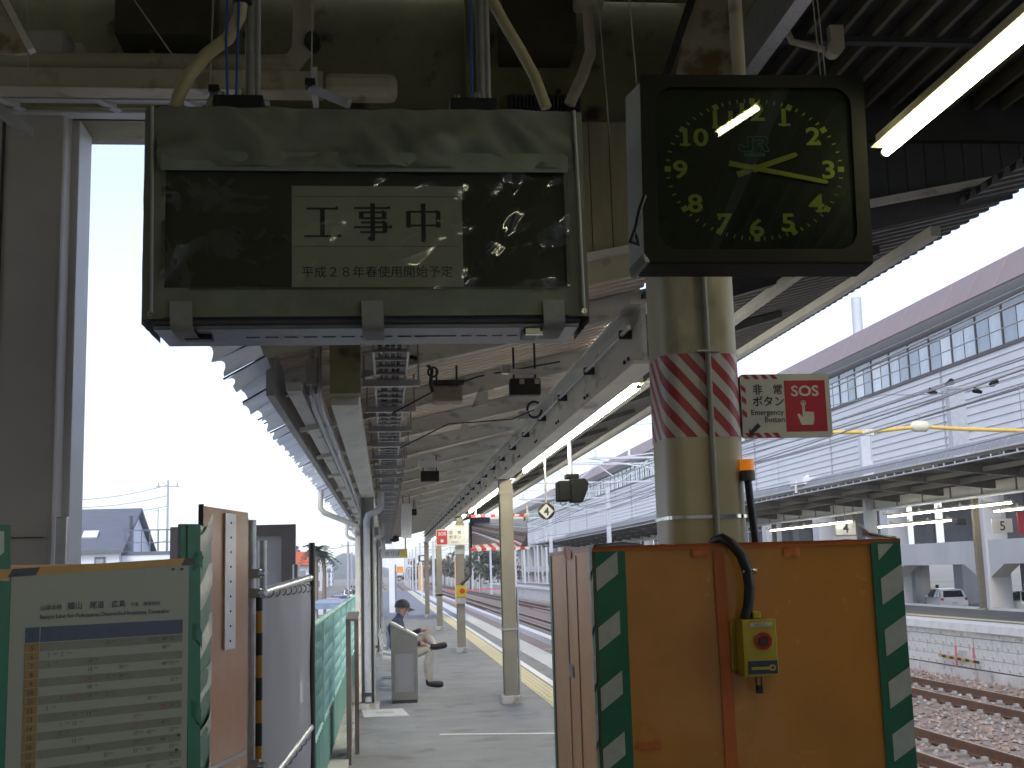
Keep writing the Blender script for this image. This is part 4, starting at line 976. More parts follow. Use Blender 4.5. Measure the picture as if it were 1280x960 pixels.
for i, h in enumerate(hours):
    z = 84 + i * rowh
    prect(b, 18 * k_, 34 * k_, z * k_, (z + rowh - .6) * k_, .0055)
    if i % 2 == 0: prect(b2, 35.5 * k_, 214 * k_, (z) * k_, (z + rowh * .95) * k_, .0055)
    ptxt(b3, str(h if h < 24 else 0), 40, z + 7.6, 7.0, 'C', bold=.01)
    cols = sorted(random.sample((58, 74, 90, 107, 128, 145, 165, 182, 200, 212), random.choice((2, 3, 3, 4)) if i < 11 else random.choice((4, 5, 3))))
    mm = 2
    for c in cols:
        mm = int((c - 50) / 180 * 58) ; red = random.random() < .06
        ptxt(b5 if red else b4, '%d' % mm, c, z + 6, 6.2); ptxt(b5 if red else b4, random.choice(('広島', '糸崎', '三原', '福山')), c + 7, z + 4, 2.6)
b.build('hour_column', mat('hour_yellow', (.27, .17, .045), .6), ps); b2.build('row_bands', mat('row_grey', (.20, .20, .145), .6), ps)
b3.build('hour_numbers', sblk, ps); b4.build('minute_numbers', mat('minute_ink', (.07, .075, .06), .6), ps); b5.build('red_minutes', sred, ps)
b = MB()
for px_, zpx in ((22, 6), (214, 4), (226, 4), (222, 222), (224, 205)): c = pp3((px_ - 14) * k_, zpx * k_, .005); b.cyl(c, c + nd_ * .004, .004, 8)
b.each('drawing_pin', darks, ps)

# copper coloured boarding with the aluminium strip
c0 = Vector((-.645, 4.42, 0)); c1 = Vector((-.548, 4.95, 0))
cop = mat('copper_board', (.46, .22, .10), .22, var=.15, scale=3, bump=.1, bscale=5)
cb_ = thing('copper_board', 'shiny copper orange board with a long aluminium ruler strip, behind the timetable', 'boarding', ((c0 + c1) / 2))
b = MB(); panel(b, c0, c1, 0, 1.86, .02); b.build('board', cop, cb_)
b = MB(); ee = c0 + (c0 - c1).normalized() * .01; b.box(ee.x - .012, ee.x + .004, ee.y - .02, ee.y + .0, 0, 1.865); b.build('edge_angle', darks, cb_)
b = MB(); b.box(c1.x - .012, c1.x + .0, c1.y + .002, c1.y + .012, 0, 1.84); b.build('edge_angle', darks, cb_)
b = MB(); d_ = (c1 - c0); s0 = c0 + d_ * .42; s1 = c0 + d_ * .66; panel(b, s0, s1, 1.34, 1.845, .006, .008); st_ = b.build('aluminium_strip', alu, cb_)
b = MB()
for k in range(9): p = s0 + (s1 - s0) * .5 + Vector((0, 0, 1.37 + k * .055)); n_ = d_.normalized().cross(Vector((0, 0, 1))); b.cyl(p + n_ * .008, p + n_ * .011, .004, 6)
b.each('rivet', darks, st_)
b = MB(); panel(b, c0 + d_ * .02, c1 - d_ * .02, .93, .945, .002, .002); b.build('seam_tape', coping, cb_)

# scaffold screens: tube posts with a grey mesh sheet
mesh = glassy('screen_mesh', (.5, .5, .5), .05, .4, .15, 60, .72, (.36, .35, .35))
sc_ = thing('mesh_screen', 'grey mesh sheet laced to scaffold tubes beside the green fence', 'screen', (-.55, 6.6, 0))
s0 = at(324, 742, Y=5.7); s1 = at(388, 722, Y=7.9)
a0 = Vector((s0.x, s0.y, 0)); a1 = Vector((s1.x, s1.y, 0)); z_a, z_b = s0.z, s1.z
b = MB(); b.grid(lambda u, v: (a0.x + (a1.x - a0.x) * u + .012 * noise.noise(Vector((u * 5, v * 4, 1))), a0.y + (a1.y - a0.y) * u, .05 + (z_a - .07 + (z_b - z_a) * u) * v), 30, 24); b.build('sheet', mesh, sc_)
b = MB(); b.tube([Vector((a0.x, a0.y, z_a)), Vector((a1.x, a1.y, z_b))], .022, 10); b.tube([Vector((a0.x, a0.y, z_a * .42)), Vector((a1.x, a1.y, z_b * .42))], .022, 10); b.each('rail_tube', galv, sc_)
b = MB()
for zz_ in (z_a, z_a * .42):
    for k in range(9): p = a0.lerp(a1, (k + .3) / 9.2); b.ring((p.x, p.y, zz_ + (0)), (a1 - a0), .02, .027, 10, .012)
b.build('lacing', greyp, sc_, kind='stuff')
b = MB(); b.cyl((a1.x + .01, a1.y, 0), (a1.x + .01, a1.y, z_b + .22), .02, 10); b.build('end_post', darks, sc_)
def stripes(x, y, z1, label, r=.022):
    t = thing('scaffold_post', label, 'scaffold post', (x, y, 0), 'scaffold posts by the screens')
    b = MB(); b.cyl((x, y, 0), (x, y, z1), r, 12); b.build('tube', galv, t); return t
s_ = stripes(-.60, 5.55, at(312, 650, Y=5.55).z, 'tall bare scaffold tube with clamps beside the striped pole')
b = MB()
for z in (1.62, 1.535, .80): b.box(-.635, -.555, 5.515, 5.585, z - .02, z + .02); b.cyl((-.56, 5.52, z), (-.53, 5.50, z), .014, 8)
b.build('clamp', galv, s_, bevel=.006)
b = MB(); b.cyl((-.575, 5.8, 1.55), (-.575, 5.8, at(324, 676, Y=5.8).z), .02, 10); b.build('upper_tube', galv, s_)
s_ = thing('striped_pole', 'yellow and black striped pole in front of the mesh sheet', 'pole', (-.585, 5.6, 0))
for k in range(16):
    b = MB(); b.tube([(-.572, 5.58, .0 + k * .097), (-.572, 5.58, .097 + k * .097)], .021, 12, cap=False); b.build('band', (ybt, bkt)[k % 2], s_)
s_ = stripes(-.535, 7.4, at(347, 706, Y=7.4).z, 'short grey tube end standing above the mesh sheet')

# grey panels standing behind
fp = thing('framed_panel', 'tall grey brown framed door panel standing beyond the scaffold screen', 'panel', (-1.1, 9, -1.74))
z1_ = at(300, 657, Y=9).z
fm = mat('panel_frame', (.17, .15, .15), .5, var=.1); fi = mat('panel_infill', (.46, .46, .48), .5, var=.06)
for x0, x1 in ((-1.545, -1.20), (-1.19, -.655)):
    b = MB(); b.box(x0, x0 + .07, 8.97, 9.04, -1.74, z1_); b.box(x1 - .1, x1, 8.97, 9.04, -1.74, z1_); b.box(x0 + .07, x1 - .1, 8.97, 9.04, z1_ - .075, z1_); f_ = b.build('frame', fm, fp)
    b = MB(); b.box(x0 + .07, x1 - .1, 9.0, 9.02, -1.74, z1_ - .075); b.build('infill', fi, f_)

# ------------------------------------------------------------ green fence
grf = mat('fence_green', (.27, .48, .43), .5, var=.12, scale=4); grl = mat('fence_panel_green', (.28, .45, .41), .55, var=.15, scale=2)
fe_ = thing('green_fence', 'green mesh fence with a solid lower panel along the platform edge', 'fence', (-.5, 20, 0))
FYs = [7.9 + 1.9 * i for i in range(28)]
for i, y in enumerate(FYs):
    b = MB(); b.box(-.53, -.49, y - .02, y + .02, 0, 1.28)
    if i == 0: po = b.build('post', grf, fe_)
    else: dup(po, (0, y - FYs[0], 0), fe_)
b = MB(); b.tube([(-.51, 7.9, 1.27), (-.51, 60, 1.27)], .021, 8); b.tube([(-.51, 7.9, .47), (-.51, 60, .47)], .014, 8); b.build('rail', grf, fe_)
b = MB(); y = FYs[0]; b.box(-.515, -.505, y + .025, y + 1.875, .05, .46)
for k in range(9): b.box(-.505, -.495, y + .1 + k * .2, y + .13 + k * .2, .06, .45)
po = b.build('lower_panel', grl, fe_)
for i in range(1, 27): dup(po, (0, 1.9 * i, 0), fe_)
b = MB()
for (ya, yb, st_) in ((7.9, 24, .125), (24, 59, .25)):
    n_ = int((yb - ya) / st_)
    for k in range(n_):
        y = ya + k * st_
        for sgn in (1, -1):
            p = Vector((-.51, y, .47 if sgn > 0 else 1.26)); q = Vector((-.51, y + .79 * .5, 1.26 if sgn > 0 else .47)); b.bar(p, q, .0045, .0045, up=(1, 0, 0))
b.build('wire_mesh', grf, fe_, kind='stuff')
bp_ = thing('brown_end_post', 'weathered brown steel post at the platform end of the fence', 'post', (-.31, 10.8, 0))
brm = mat('brown_steel', (.16, .13, .115), .6, var=.25, scale=5)
zt = at(445, 776, Y=10.8).z
b = MB(); b.box(-.355, -.315, 10.76, 10.84, 0, zt); b.box(-.300, -.262, 11.4, 11.46, 0, zt + .02); b.each('upright', brm, bp_)
b = MB(); b.prism([(-.355, 10.74, zt), (-.255, 10.74, zt + .0), (-.255, 11.48, zt + .04), (-.355, 11.48, zt + .04)], (0, 0, .02)); b.box(-.345, -.325, 10.85, 11.4, .1, .9); b.build('cap', brm, bp_)
# ------------------------------------------------------------ things hung under the canopy
def hung(name, label, cat, px0, py0, px1, py1, Y, d, m, group=None, extra=None):
    p, q = at(px0, py1, Y=Y), at(px1, py0, Y=Y); t = thing(name, label, cat, ((p.x + q.x) / 2, Y, p.z), group)
    b = MB(); b.box(p.x, q.x, Y, Y + d, p.z, q.z); b.build('body', m, t, bevel=.012)
    b = MB()
    for x in (p.x + .03, q.x - .03): b.cyl((x, Y + d / 2, q.z), (x, Y + d / 2, rz(x) + .05), .007, 6)
    b.build('hanger_rod', darks, t); return t, p, q
t, p, q = hung('loudspeaker', 'rust-stained cream loudspeaker box nearest the hanging board', 'loudspeaker', 541, 482, 578, 502, 7.6, .18, mat('speaker_rusty', (.36, .31, .25), .6, var=.25, scale=6, rust=.4, rustcol=(.25, .10, .06)))
b = MB(); b.box(p.x - .02, q.x + .01, 7.58, 7.66, q.z + .01, q.z + .035); b.build('bracket', darks, t)
b = MB(); b.tube([at(514, 446, Y=7.3), at(528, 450, Y=7.4), at(540, 462, Y=7.5), at(538, 480, Y=7.55), at(541, 490, Y=7.56)], .012, 8)
b.tube([at(541 + 6 * cos(a), 465 + 6 * sin(a), Y=7.5) for a in [k * .5 for k in range(14)]], .007, 6); b.build('cable_loop', blackp, t)
t, p, q = hung('led_floodlight', 'black finned floodlight with white terminal bar under the rafters', 'floodlight', 638, 472, 676, 494, 7.45, .1, blackp)
b = MB(); b.box(p.x - .005, q.x + .005, 7.44, 7.5, q.z + .028, q.z + .055); b.build('terminal_bar', white, t)
b = MB(); b.box(p.x - .05, p.x, 7.44, 7.5, q.z + .03, q.z + .085); b.build('clip', chrome, t)
b = MB()
for x in (p.x + .06, q.x - .04): b.box(x, x + .03, 7.44, 7.449, q.z - .04, q.z - .008)
b.build('label_tab', fi, t)
t, p, q = hung('led_floodlight', 'small black floodlight farther along the rafters with a white back plate', 'floodlight', 526, 588, 549, 602, 14.0, .1, blackp)
b = MB(); b.box(p.x - .02, q.x + .01, 14.02, 14.08, q.z + .04, q.z + .12); b.build('terminal_bar', white, t)
t, p, q = hung('light_box', 'white upright box hung under the canopy above the seated man', 'light box', 502, 629, 514, 672, 20, .2, white)
t, p, q = hung('camera_box', 'small dark camera box under the far rafters', 'camera', 515, 636, 521, 644, 22, .15, blackp)
for k, (px_, py_, Y) in enumerate(((608, 478, 8.1), (600, 497, 8.4), (578, 540, 10.6))):
    p = at(px_, py_, Y=Y); t = thing('gusset_clip', 'pale bent gusset clip under the roof sheets, %s' % ('nearest the floodlight', 'between loudspeaker and floodlight', 'behind the third rafter')[k], 'clip', p, 'gusset clips under the roof')
    b = MB(); b.prism([p + Vector((-.06, 0, -.07)), p + Vector((.05, 0, -.05)), p + Vector((.06, 0, .06)), p + Vector((.0, 0, .08))], (0, .02, 0)); b.build('plate', pale, t)
for k, (pts, Y) in enumerate((([(490, 517), (540, 490), (600, 470), (700, 452)], 8.0), ([(500, 560), (560, 530), (640, 524), (668, 512)], 10.4))):
    b = MB(); b.tube([at(x, y, Y=Y + i * .1) for i, (x, y) in enumerate(pts)], .006, 5); tag(b.build('roof_wire', darks), ('sagging black wire strung past the loudspeaker', 'sagging black wire strung behind the third rafter')[k], 'wire')
cj = thing('cable_junction', 'tangle of black cable loops on the beam before the first pillar', 'cable', at(668, 512, Y=11))
b = MB(); b.tube([at(668 + 9 * cos(a), 512 + 10 * sin(a), Y=11 + .02 * a) for a in [k * .4 for k in range(18)]], .012, 6); b.build('cable_loop', blackp, cj)
b = MB(); p = at(657, 520, Y=11); b.box(p.x - .06, p.x + .03, 11, 11.1, p.z - .03, p.z + .05); b.build('clamp', galv, cj, bevel=.01)

# number 4 disc
nd4 = thing('number_disc', 'round black disc with a white diamond and number 4 hung beside the first pillar', 'sign', (1.7, 12.7, 2.1))
p = at(683, 639, Y=12.7); r = .088
b = MB(); b.cyl(p, p + Vector((0, .02, 0)), r, 28); b.build('disc', blackp, nd4)
b = MB(); s_ = .079; y = p.y - .002; b.prism([(p.x - s_, y, p.z), (p.x, y, p.z - s_), (p.x + s_, y, p.z), (p.x, y, p.z + s_)], (0, .0015, 0)); b.build('diamond', swh, nd4)
b = MB(); b.text('4', .12, (p.x, y - .002, p.z - .043), bold=.02); b.build('numeral', sblk, nd4)
b = MB(); b.cyl((p.x, p.y + .01, p.z + r), (p.x, p.y + .01, 2.8), .012, 8); b.build('hanger_rod', greyp, nd4)
# dark speaker / signal box on a rod
ss = thing('signal_box', 'dark grey double loudspeaker hung on a pole right of the number disc', 'loudspeaker', (1.86, 12, 2.25))
dg = mat('speaker_dark', (.009, .0095, .01), .85, var=.2, spec=.15)
p = at(698, 628, Y=12); q = at(733, 598, Y=12); w = q.x - p.x; h = q.z - p.z
b = MB(); b.box(p.x, p.x + w * .42, 11.95, 12.2, p.z + h * .05, q.z - h * .08); b.build('left_case', dg, ss, bevel=.015)
b = MB(); b.prism([(p.x + w * .45, 11.98, p.z), (p.x + w * .85, 11.98, p.z), (q.x, 11.98, p.z + h * .45), (q.x + .02, 11.98, p.z + h * .8), (p.x + w * .95, 11.98, q.z), (p.x + w * .45, 11.98, q.z)], (0, .2, 0)); b.build('right_case', dg, ss, bevel=.01)
b = MB(); b.box(p.x + w * .3, p.x + w * .75, 12, 12.15, q.z + .002, q.z + .05); b.build('mount', dg, ss, bevel=.01)
b = MB(); b.cyl((p.x + w * .5, 12.08, q.z + .04), (p.x + w * .5, 12.08, rz(1.85) + .1), .022, 10); b.build('pole', greyp, ss)
b = MB(); b.tube([at(700, 628, Y=12), at(703, 632, Y=12), at(708, 629, Y=12)], .006, 6); b.tube([at(718, 629, Y=12), at(724, 632, Y=12)], .005, 6); b.build('cable_loop', blackp, ss)

# second emergency sign and the striped band on the second pillar
fs = thing('emergency_sign', 'small red SOS emergency sign facing along the platform on the second pillar', 'sign', (1.2, 24.8, 2.1))
p, q = at(545, 682, Y=24.7), at(584, 661, Y=24.7)
b = MB(); b.box(p.x, q.x, 24.70, 24.74, p.z, q.z); b.build('panel', swh, fs)
b = MB(); b.box(p.x + .02, p.x + .23, 24.695, 24.70, p.z + .02, q.z - .02); b.build('red_field', sred, fs)
b = MB(); b.text('SOS', .09, (p.x + .125, 24.693, q.z - .12), bold=.02); b.ring((p.x + .125, 24.694, p.z + .09), (0, -1, 0), 0, .035, 10, .002); b.build('white_lettering', swh, fs)
b = MB(); b.text('非　常', .085, (p.x + .39, 24.698, q.z - .10), bold=.01); b.text('ボタン', .085, (p.x + .39, 24.698, q.z - .19), bold=.01); b.text('Button', .05, (p.x + .38, 24.698, p.z + .05)); b.build('black_lettering', sblk, fs)
bnd = MB()
for k in range(6):
    z = 1.98 + k * .09; bnd.prism([(1.398, 24.895, z), (1.602, 24.895, z + .09), (1.602, 24.895, z + .135), (1.398, 24.895, z + .045)], (0, .004, 0))
bnd.build('striped_band', sred, pls[1])
bw = MB(); bw.box(1.405, 1.595, 24.892, 24.8985, 1.97, 2.6); bw.build('band_white', swh, pls[1])
bb_ = thing('emergency_button_box', 'small yellow emergency button box on the second pillar', 'button box', (1.5, 24.8, 1.15))
p, q = at(572, 746, Y=24.75), at(587, 734, Y=24.75)
b = MB(); b.box(1.40, 1.60, 24.76, 24.88, p.z, q.z + .04); b.build('case', yel, bb_)
b = MB(); b.ring((1.52, 24.758, (p.z + q.z) / 2 + .02), (0, -1, 0), 0, .055, 14, .01); b.build('button', mat('far_button_red', (.4, .05, .02), .4), bb_)
b = MB(); b.box(1.40, 1.60, 24.78, 24.885, p.z - .14, p.z - .01); b.build('lower_box', greyp, bb_)
b = MB(); b.tube([(1.50, 24.8, q.z + .05), (1.58, 24.8, q.z + .12), (1.70, 24.8, q.z + .25), (1.71, 24.8, 2.6)], .03, 8); b.build('conduit', darks, bb_)
# mirror
mi = thing('platform_mirror', 'wide rectangular safety mirror with red striped edges beyond the first pillar', 'mirror', (1.9, 22, 1.95))
p, q = at(589, 687, Y=22), at(660, 644, Y=22)
b = MB(); b.box(p.x, q.x, 22.16, 22.2, p.z, q.z); b.build('back', darks, mi)
mm_ = mat('mirror_glass', (.75, .75, .75), .03, 1, var=.02)
MYAW = radians(24)
b = MB(); b.grid(lambda u, v: (p.x + .01 + (q.x - p.x - .02) * u, 21.99 + .03 * (2 * u - 1) ** 2 + .02 * (2 * v - 1) ** 2 + .25 * (u - .5) * (q.x - p.x) - .14 * (v - .5) * (q.z - p.z), p.z + .02 + (q.z - p.z - .04) * v), 14, 8); b.build('glass', mm_, mi)
for z in (p.z, q.z):
    for k in range(12):
        b = MB(); x = p.x + (q.x - p.x) * k / 12; x2 = p.x + (q.x - p.x) * (k + 1) / 12
        b.prism([(x, 21.86, z - .025), (x2, 21.86, z - .025), (x2, 21.86, z + .025), (x, 21.86, z + .025)], (0, .3, 0)); b.build('edge_stripe', (sred, swh)[k % 2], mi)
b = MB(); b.bar((q.x, 22.06, q.z - .1), (q.x, 22.1, 2.8), .03, .03); b.bar((p.x + .1, 22.06, q.z), (p.x + .1, 22.1, 2.8), .03, .03); b.build('hanger', cream, mi)
# far hanging signs etc.
hs2 = thing('hanging_sign', 'grey hanging direction sign with a yellow end across the far platform', 'sign', (.2, 37, 2.4))
p, q = at(474, 698, Y=37), at(509, 686, Y=37)
b = MB(); b.box(p.x, q.x, 37, 37.2, p.z, q.z); b.build('panel', fi, hs2)
b = MB(); b.box(q.x - .2, q.x - .01, 36.985, 36.998, p.z + .02, q.z - .02); b.build('yellow_end', yel, hs2)
b = MB(); b.text('のりば', .16, (p.x + .4, 36.995, p.z + .08)); b.build('lettering', sblk, hs2)
b = MB(); b.cyl((q.x - .05, 37.1, q.z), (q.x - .05, 37.1, 2.9), .02, 6); b.cyl((p.x + .1, 37.1, q.z), (p.x + .1, 37.1, 2.8), .02, 6); b.build('hanger_rod', greyp, hs2)
ob = thing('platform_board', 'small orange and white notice board on the far platform', 'sign', at(490, 718, Y=55))
p, q = at(496, 716, Y=55), at(504, 708, Y=55); b = MB(); b.box(p.x, q.x, 55, 55.05, p.z, q.z); b.build('orange_panel', mat('far_orange', (.7, .3, .06), .5), ob)
b = MB(); b.box(p.x, q.x, 55, 55.05, p.z - .12, p.z - .004); b.build('lower_panel', swh, ob)
b = MB(); p2 = at(494, 760, Y=55); b.box(p.x - .09, p.x - .02, 55, 55.1, 0, q.z + .1); b.build('post', mat('bluish_post', (.16, .18, .26), .5), ob)
wp = thing('platform_post', 'pale square post standing on the far platform beyond the bench', 'post', (at(489, 745, Z=0).x, 52, 0)); 
p, q = at(486, 700, Y=52), at(493, 700, Y=52); b = MB(); b.box(p.x, q.x, 52, 52.25, 0, 2.9); b.build('shaft', white, wp)
tv = thing('round_camera', 'small black dome camera on a thin post under the canopy end', 'camera', at(492, 675, Y=40))
p = at(494, 674, Y=40); b = MB(); b.tube([p + Vector((-.16, 0, 0)), p + Vector((-.05, 0, 0.0)), p + Vector((.12, 0, 0.03))], [.06, .11, .09], 12); b.build('housing', blackp, tv)
b = MB(); b.cyl(p, (p.x, p.y, 2.9), .02, 6); b.build('rod', greyp, tv)
bx2 = thing('signal_lamp', 'square black and white track signal board past the canopy end', 'signal', at(526, 700, Y=75))
p, q = at(523, 702, Y=75), at(531, 694, Y=75); b = MB(); b.box(p.x, q.x, 75, 75.1, p.z, q.z); b.build('board', blackp, bx2); b = MB(); b.box(p.x + .12, q.x - .04, 74.98, 74.999, p.z + .06, q.z - .06); b.build('panel', white, bx2)
b = MB(); b.cyl(((p.x + q.x) / 2, 75.05, 0), ((p.x + q.x) / 2, 75.05, p.z), .04, 6); b.build('post', white, bx2)

# ------------------------------------------------------------ waste bin
bn = thing('waste_bin', 'grey steel waste bin with clear front and slanting top beside the bench', 'bin', (.21, 15.8, 0))
binm = mat('bin_steel', (.22, .22, .215), .4, .4, var=.12, scale=6)
x0, x1, y0, y1 = .045, .378, 15.62, 16.15; zf, zr = .98, .80
P_ = [(x0, 0), (x1, 0), (x1, zr - .0), (x1 - .0, zr), (x0 + .0, zf)]
b = MB()
b.box(x0, x0 + .045, y0, y0 + .03, .04, .62); b.box(x1 - .045, x1, y0, y0 + .03, .04, .62); b.box(x0 + .045, x1 - .045, y0, y0 + .03, .04, .14)
b.prism([(x0, y0, .62), (x1, y0, .62), (x1, y0, zr), (x0, y0, zf)], (0, .03, 0)); b.build('front_frame', binm, bn)
b = MB(); b.box(x0, x0 + .02, y0 + .03, y1, .04, zf - .01); b.box(x1 - .02, x1, y0 + .03, y1, .04, zr - .01); b.box(x0 + .02, x1 - .02, y1 - .02, y1, .04, zr); b.build('side_plates', binm, bn)
b = MB(); b.prism([(x0 - .005, y0 - .01, zf), (x1 + .01, y0 - .01, zr - .006), (x1 + .01, y0 - .01, zr + .02), (x0 - .005, y0 - .01, zf + .028)], (0, y1 - y0 + .02, 0)); tp_ = b.build('slanting_top', mat('bin_top', (.50, .52, .56), .3, .5, var=.1), bn)
b = MB()
for f0, f1, m_ in ((.12, .4, 0), (.5, .62, 1), (.68, .9, 0)):
    xa, xb = x0 + (x1 - x0) * f0, x0 + (x1 - x0) * f1; za = lambda x: zf + .03 + (zr - zf - .007) * (x - x0) / (x1 - x0)
    b.prism([(xa, y0 + .06, za(xa)), (xb, y0 + .06, za(xb)), (xb, y1 - .1, za(xb)), (xa, y1 - .1, za(xa))], (0, 0, .003), m_)
b.build('top_sticker', [swh, sblk], tp_)
b = MB(); b.box(x0 + .045, x1 - .045, y0 + .008, y0 + .012, .14, .62); b.build('clear_front', glassy('bin_window', (.8, .82, .85), .08, .15, .25, 12, .5, (.72, .72, .75)), bn)
b = MB(); b.grid(lambda u, v: (x0 + .06 + (x1 - x0 - .12) * u, y0 + .05 + .03 * noise.noise(Vector((u * 5, v * 6, 2))) , .10 + .5 * v), 14, 16); b.build('plastic_bag', mat('bin_bag', (.62, .63, .66), .35, var=.1, bump=.2, bscale=20), bn)
b = MB(); b.box(x0 + .01, x1 - .01, y0 + .01, y1 - .01, 0, .04); b.build('plinth', darks, bn)

# ------------------------------------------------------------ bench
be = thing('platform_bench', 'pale plastic seated bench along the fence behind the bin', 'bench', (.1, 18.4, 0))
sm_ = mat('bench_seat', (.52, .54, .58), .5, var=.08)
for k in range(4):
    y = 17.35 + k * .55
    b = MB(); b.grid(lambda u, v: (-.06 + .42 * u, y + .46 * v, .41 - .03 * sin(pi * u) + .015 * (2 * v - 1) ** 2), 6, 4); b.grid(lambda u, v: (-.06 - .07 * u, y + .46 * v, .41 + .36 * u), 5, 4)
    so_ = b.build('seat', sm_, be) if k == 0 else dup(so_, (0, k * .55, 0), be)
b = MB(); b.bar((.12, 17.3, .365), (.12, 19.55, .365), .06, .05)
for y in (17.5, 19.4): b.bar((.12, y, 0), (.12, y, .345), .05, .05); b.bar((-.1, y, .02), (.34, y, .02), .05, .03)
b.build('frame', galv, be)

# ------------------------------------------------------------ seated man
YM = 17.6
J = {  # joint: (x, y, z, radius)
 'pel': (.08, YM, .50, .135), 'bel': (.06, YM, .64, .14), 'che': (.05, YM, .80, .165), 'upc': (.075, YM, .92, .12), 'nec': (.115, YM, 1.0, .058), 'hea': (.165, YM, 1.075, .075), 'top': (.165, YM, 1.16, .085), 'top2': (.16, YM, 1.20, .06),
 'shr': (.09, YM - .16, .91, .075), 'elr': (.16, YM - .23, .67, .052), 'wrr': (.38, YM - .16, .63, .036), 'har': (.45, YM - .13, .61, .03),
 'shl': (.09, YM + .16, .91, .075), 'ell': (.22, YM + .20, .70, .052), 'wrl': (.40, YM + .08, .80, .034), 'hal': (.50, YM + .06, .80, .028),
 'hpr': (.12, YM - .09, .47, .105), 'knr': (.56, YM - .10, .55, .072), 'cfr': (.50, YM - .10, .30, .070), 'anr': (.53, YM - .10, .12, .058),
 'hel': (.50, YM - .10, .06, .052), 'toe': (.73, YM - .11, .05, .05),
 'hpl': (.12, YM + .09, .50, .115), 'knl': (.50, YM + .14, .70, .085), 'cfl': (.55, YM + .02, .66, .068), 'anl': (.60, YM - .10, .60, .046),
 'he2': (.57, YM - .14, .56, .05), 'to2': (.79, YM - .14, .60, .048)}
E_ = [('pel', 'bel'), ('bel', 'che'), ('che', 'upc'), ('upc', 'nec'), ('nec', 'hea'), ('hea', 'top'), ('top', 'top2'), ('upc', 'shr'), ('shr', 'elr'), ('elr', 'wrr'), ('wrr', 'har'), ('upc', 'shl'), ('shl', 'ell'), ('ell', 'wrl'), ('wrl', 'hal'),
      ('pel', 'hpr'), ('hpr', 'knr'), ('knr', 'cfr'), ('cfr', 'anr'), ('anr', 'hel'), ('hel', 'toe'), ('pel', 'hpl'), ('hpl', 'knl'), ('knl', 'cfl'), ('cfl', 'anl'), ('anl', 'he2'), ('he2', 'to2')]
navy = mat('navy_jacket', (.035, .042, .085), .8, var=.25, scale=14, bump=.3, bscale=30); khaki = mat('khaki_trousers', (.44, .39, .33), .85, var=.18, scale=12, bump=.3, bscale=26)
skin = mat('skin', (.45, .25, .18), .6, var=.06); shoe = mat('black_shoe', (.02, .02, .022), .5)
man = thing('person', 'seated man in dark cap, navy jacket and khaki trousers, one ankle on his knee', 'person', (.1, YM, 0))
nm = list(J); idx = {n_: i for i, n_ in enumerate(nm)}
me = bpy.data.meshes.new('body_skeleton'); me.from_pydata([J[n_][:3] for n_ in nm], [(idx[a], idx[c]) for a, c in E_], [])
so = bpy.data.objects.new('body_skeleton', me); COL.objects.link(so)
md = so.modifiers.new('skin', 'SKIN'); so.modifiers.new('sub', 'SUBSURF').levels = 2
for n_, sv in zip(nm, me.skin_vertices[0].data): sv.radius = (J[n_][3],) * 2; sv.use_root = n_ == 'pel'
dgp = bpy.context.evaluated_depsgraph_get(); bm_ = bpy.data.meshes.new_from_object(so.evaluated_get(dgp)); bpy.data.objects.remove(so)
reg = {}
for a, c in E_:
    reg[(a, c)] = 0
    if c in ('hpr', 'knr', 'cfr', 'anr', 'hpl', 'knl', 'cfl', 'anl') : reg[(a, c)] = 1
    if c in ('hel', 'toe', 'he2', 'to2'): reg[(a, c)] = 3
    if c in ('hea', 'top', 'top2', 'har', 'hal'): reg[(a, c)] = 2
reg[('cfl', 'anl')] = 1
def sdist(p, a, c):
    a = Vector(a[:3]); c = Vector(c[:3]); t = max(0, min(1, (p - a).dot(c - a) / (c - a).length_squared)); return (p - a.lerp(c, t)).length
for f_ in bm_.polygons:
    p = f_.center; k = min(reg, key=lambda e: sdist(p, J[e[0]], J[e[1]]) - (J[e[0]][3] + J[e[1]][3]) / 4); f_.material_index = reg[k]; f_.use_smooth = True
    if k == ('pel', 'bel') and p.z < .55: f_.material_index = 1
for v in bm_.vertices: v.co -= Vector((.1, YM, 0))
for m_ in (navy, khaki, skin, shoe): bm_.materials.append(m_)
bo = bpy.data.objects.new('body', bm_); COL.objects.link(bo); bo.parent = man; ORG[bo.name] = Vector((.1, YM, 0))
man.location.x += .06
# fingers as short tapered rods, nose, ear, hair, cap
b = MB()
for k, (hy, hx, hz, d) in enumerate(((YM - .13, .45, .61, (1, .1, -.35)), (YM + .06, .50, .80, (1, -.1, -.15)))):
    for j in range(4):
        o = Vector((hx, hy - .03 + j * .02, hz)); dv = Vector(d).normalized(); b.tube([o, o + dv * .045, o + dv * .08 + Vector((0, 0, -.018))], [.010, .009, .006], 6)
    o = Vector((hx - .03, hy + .03, hz + .01)); b.tube([o, o + Vector((.05, .02, .0))], [.010, .007], 6)
b.build('fingers', skin, man)
b = MB(); b.tube([(.235, YM, 1.10), (.262, YM, 1.075), (.24, YM, 1.06)], [.012, .016, .008], 8); b.tube([(.15, YM - .085, 1.10), (.145, YM - .092, 1.07)], [.018, .012], 8); b.tube([(.225, YM, 1.035), (.238, YM, 1.03)], [.02, .012], 8); b.build('face_features', skin, man)
b = MB(); b.grid(lambda u, v: (.150 + .088 * cos(pi * (.5 + u)) * (1 - .1 * v), YM + .092 * sin(pi * (.5 + u)), 1.06 + .08 * v), 12, 4); b.build('hair', mat('grey_hair', (.16, .14, .12), .8), man)
capm = mat('dark_cap', (.018, .018, .024), .7, var=.3)
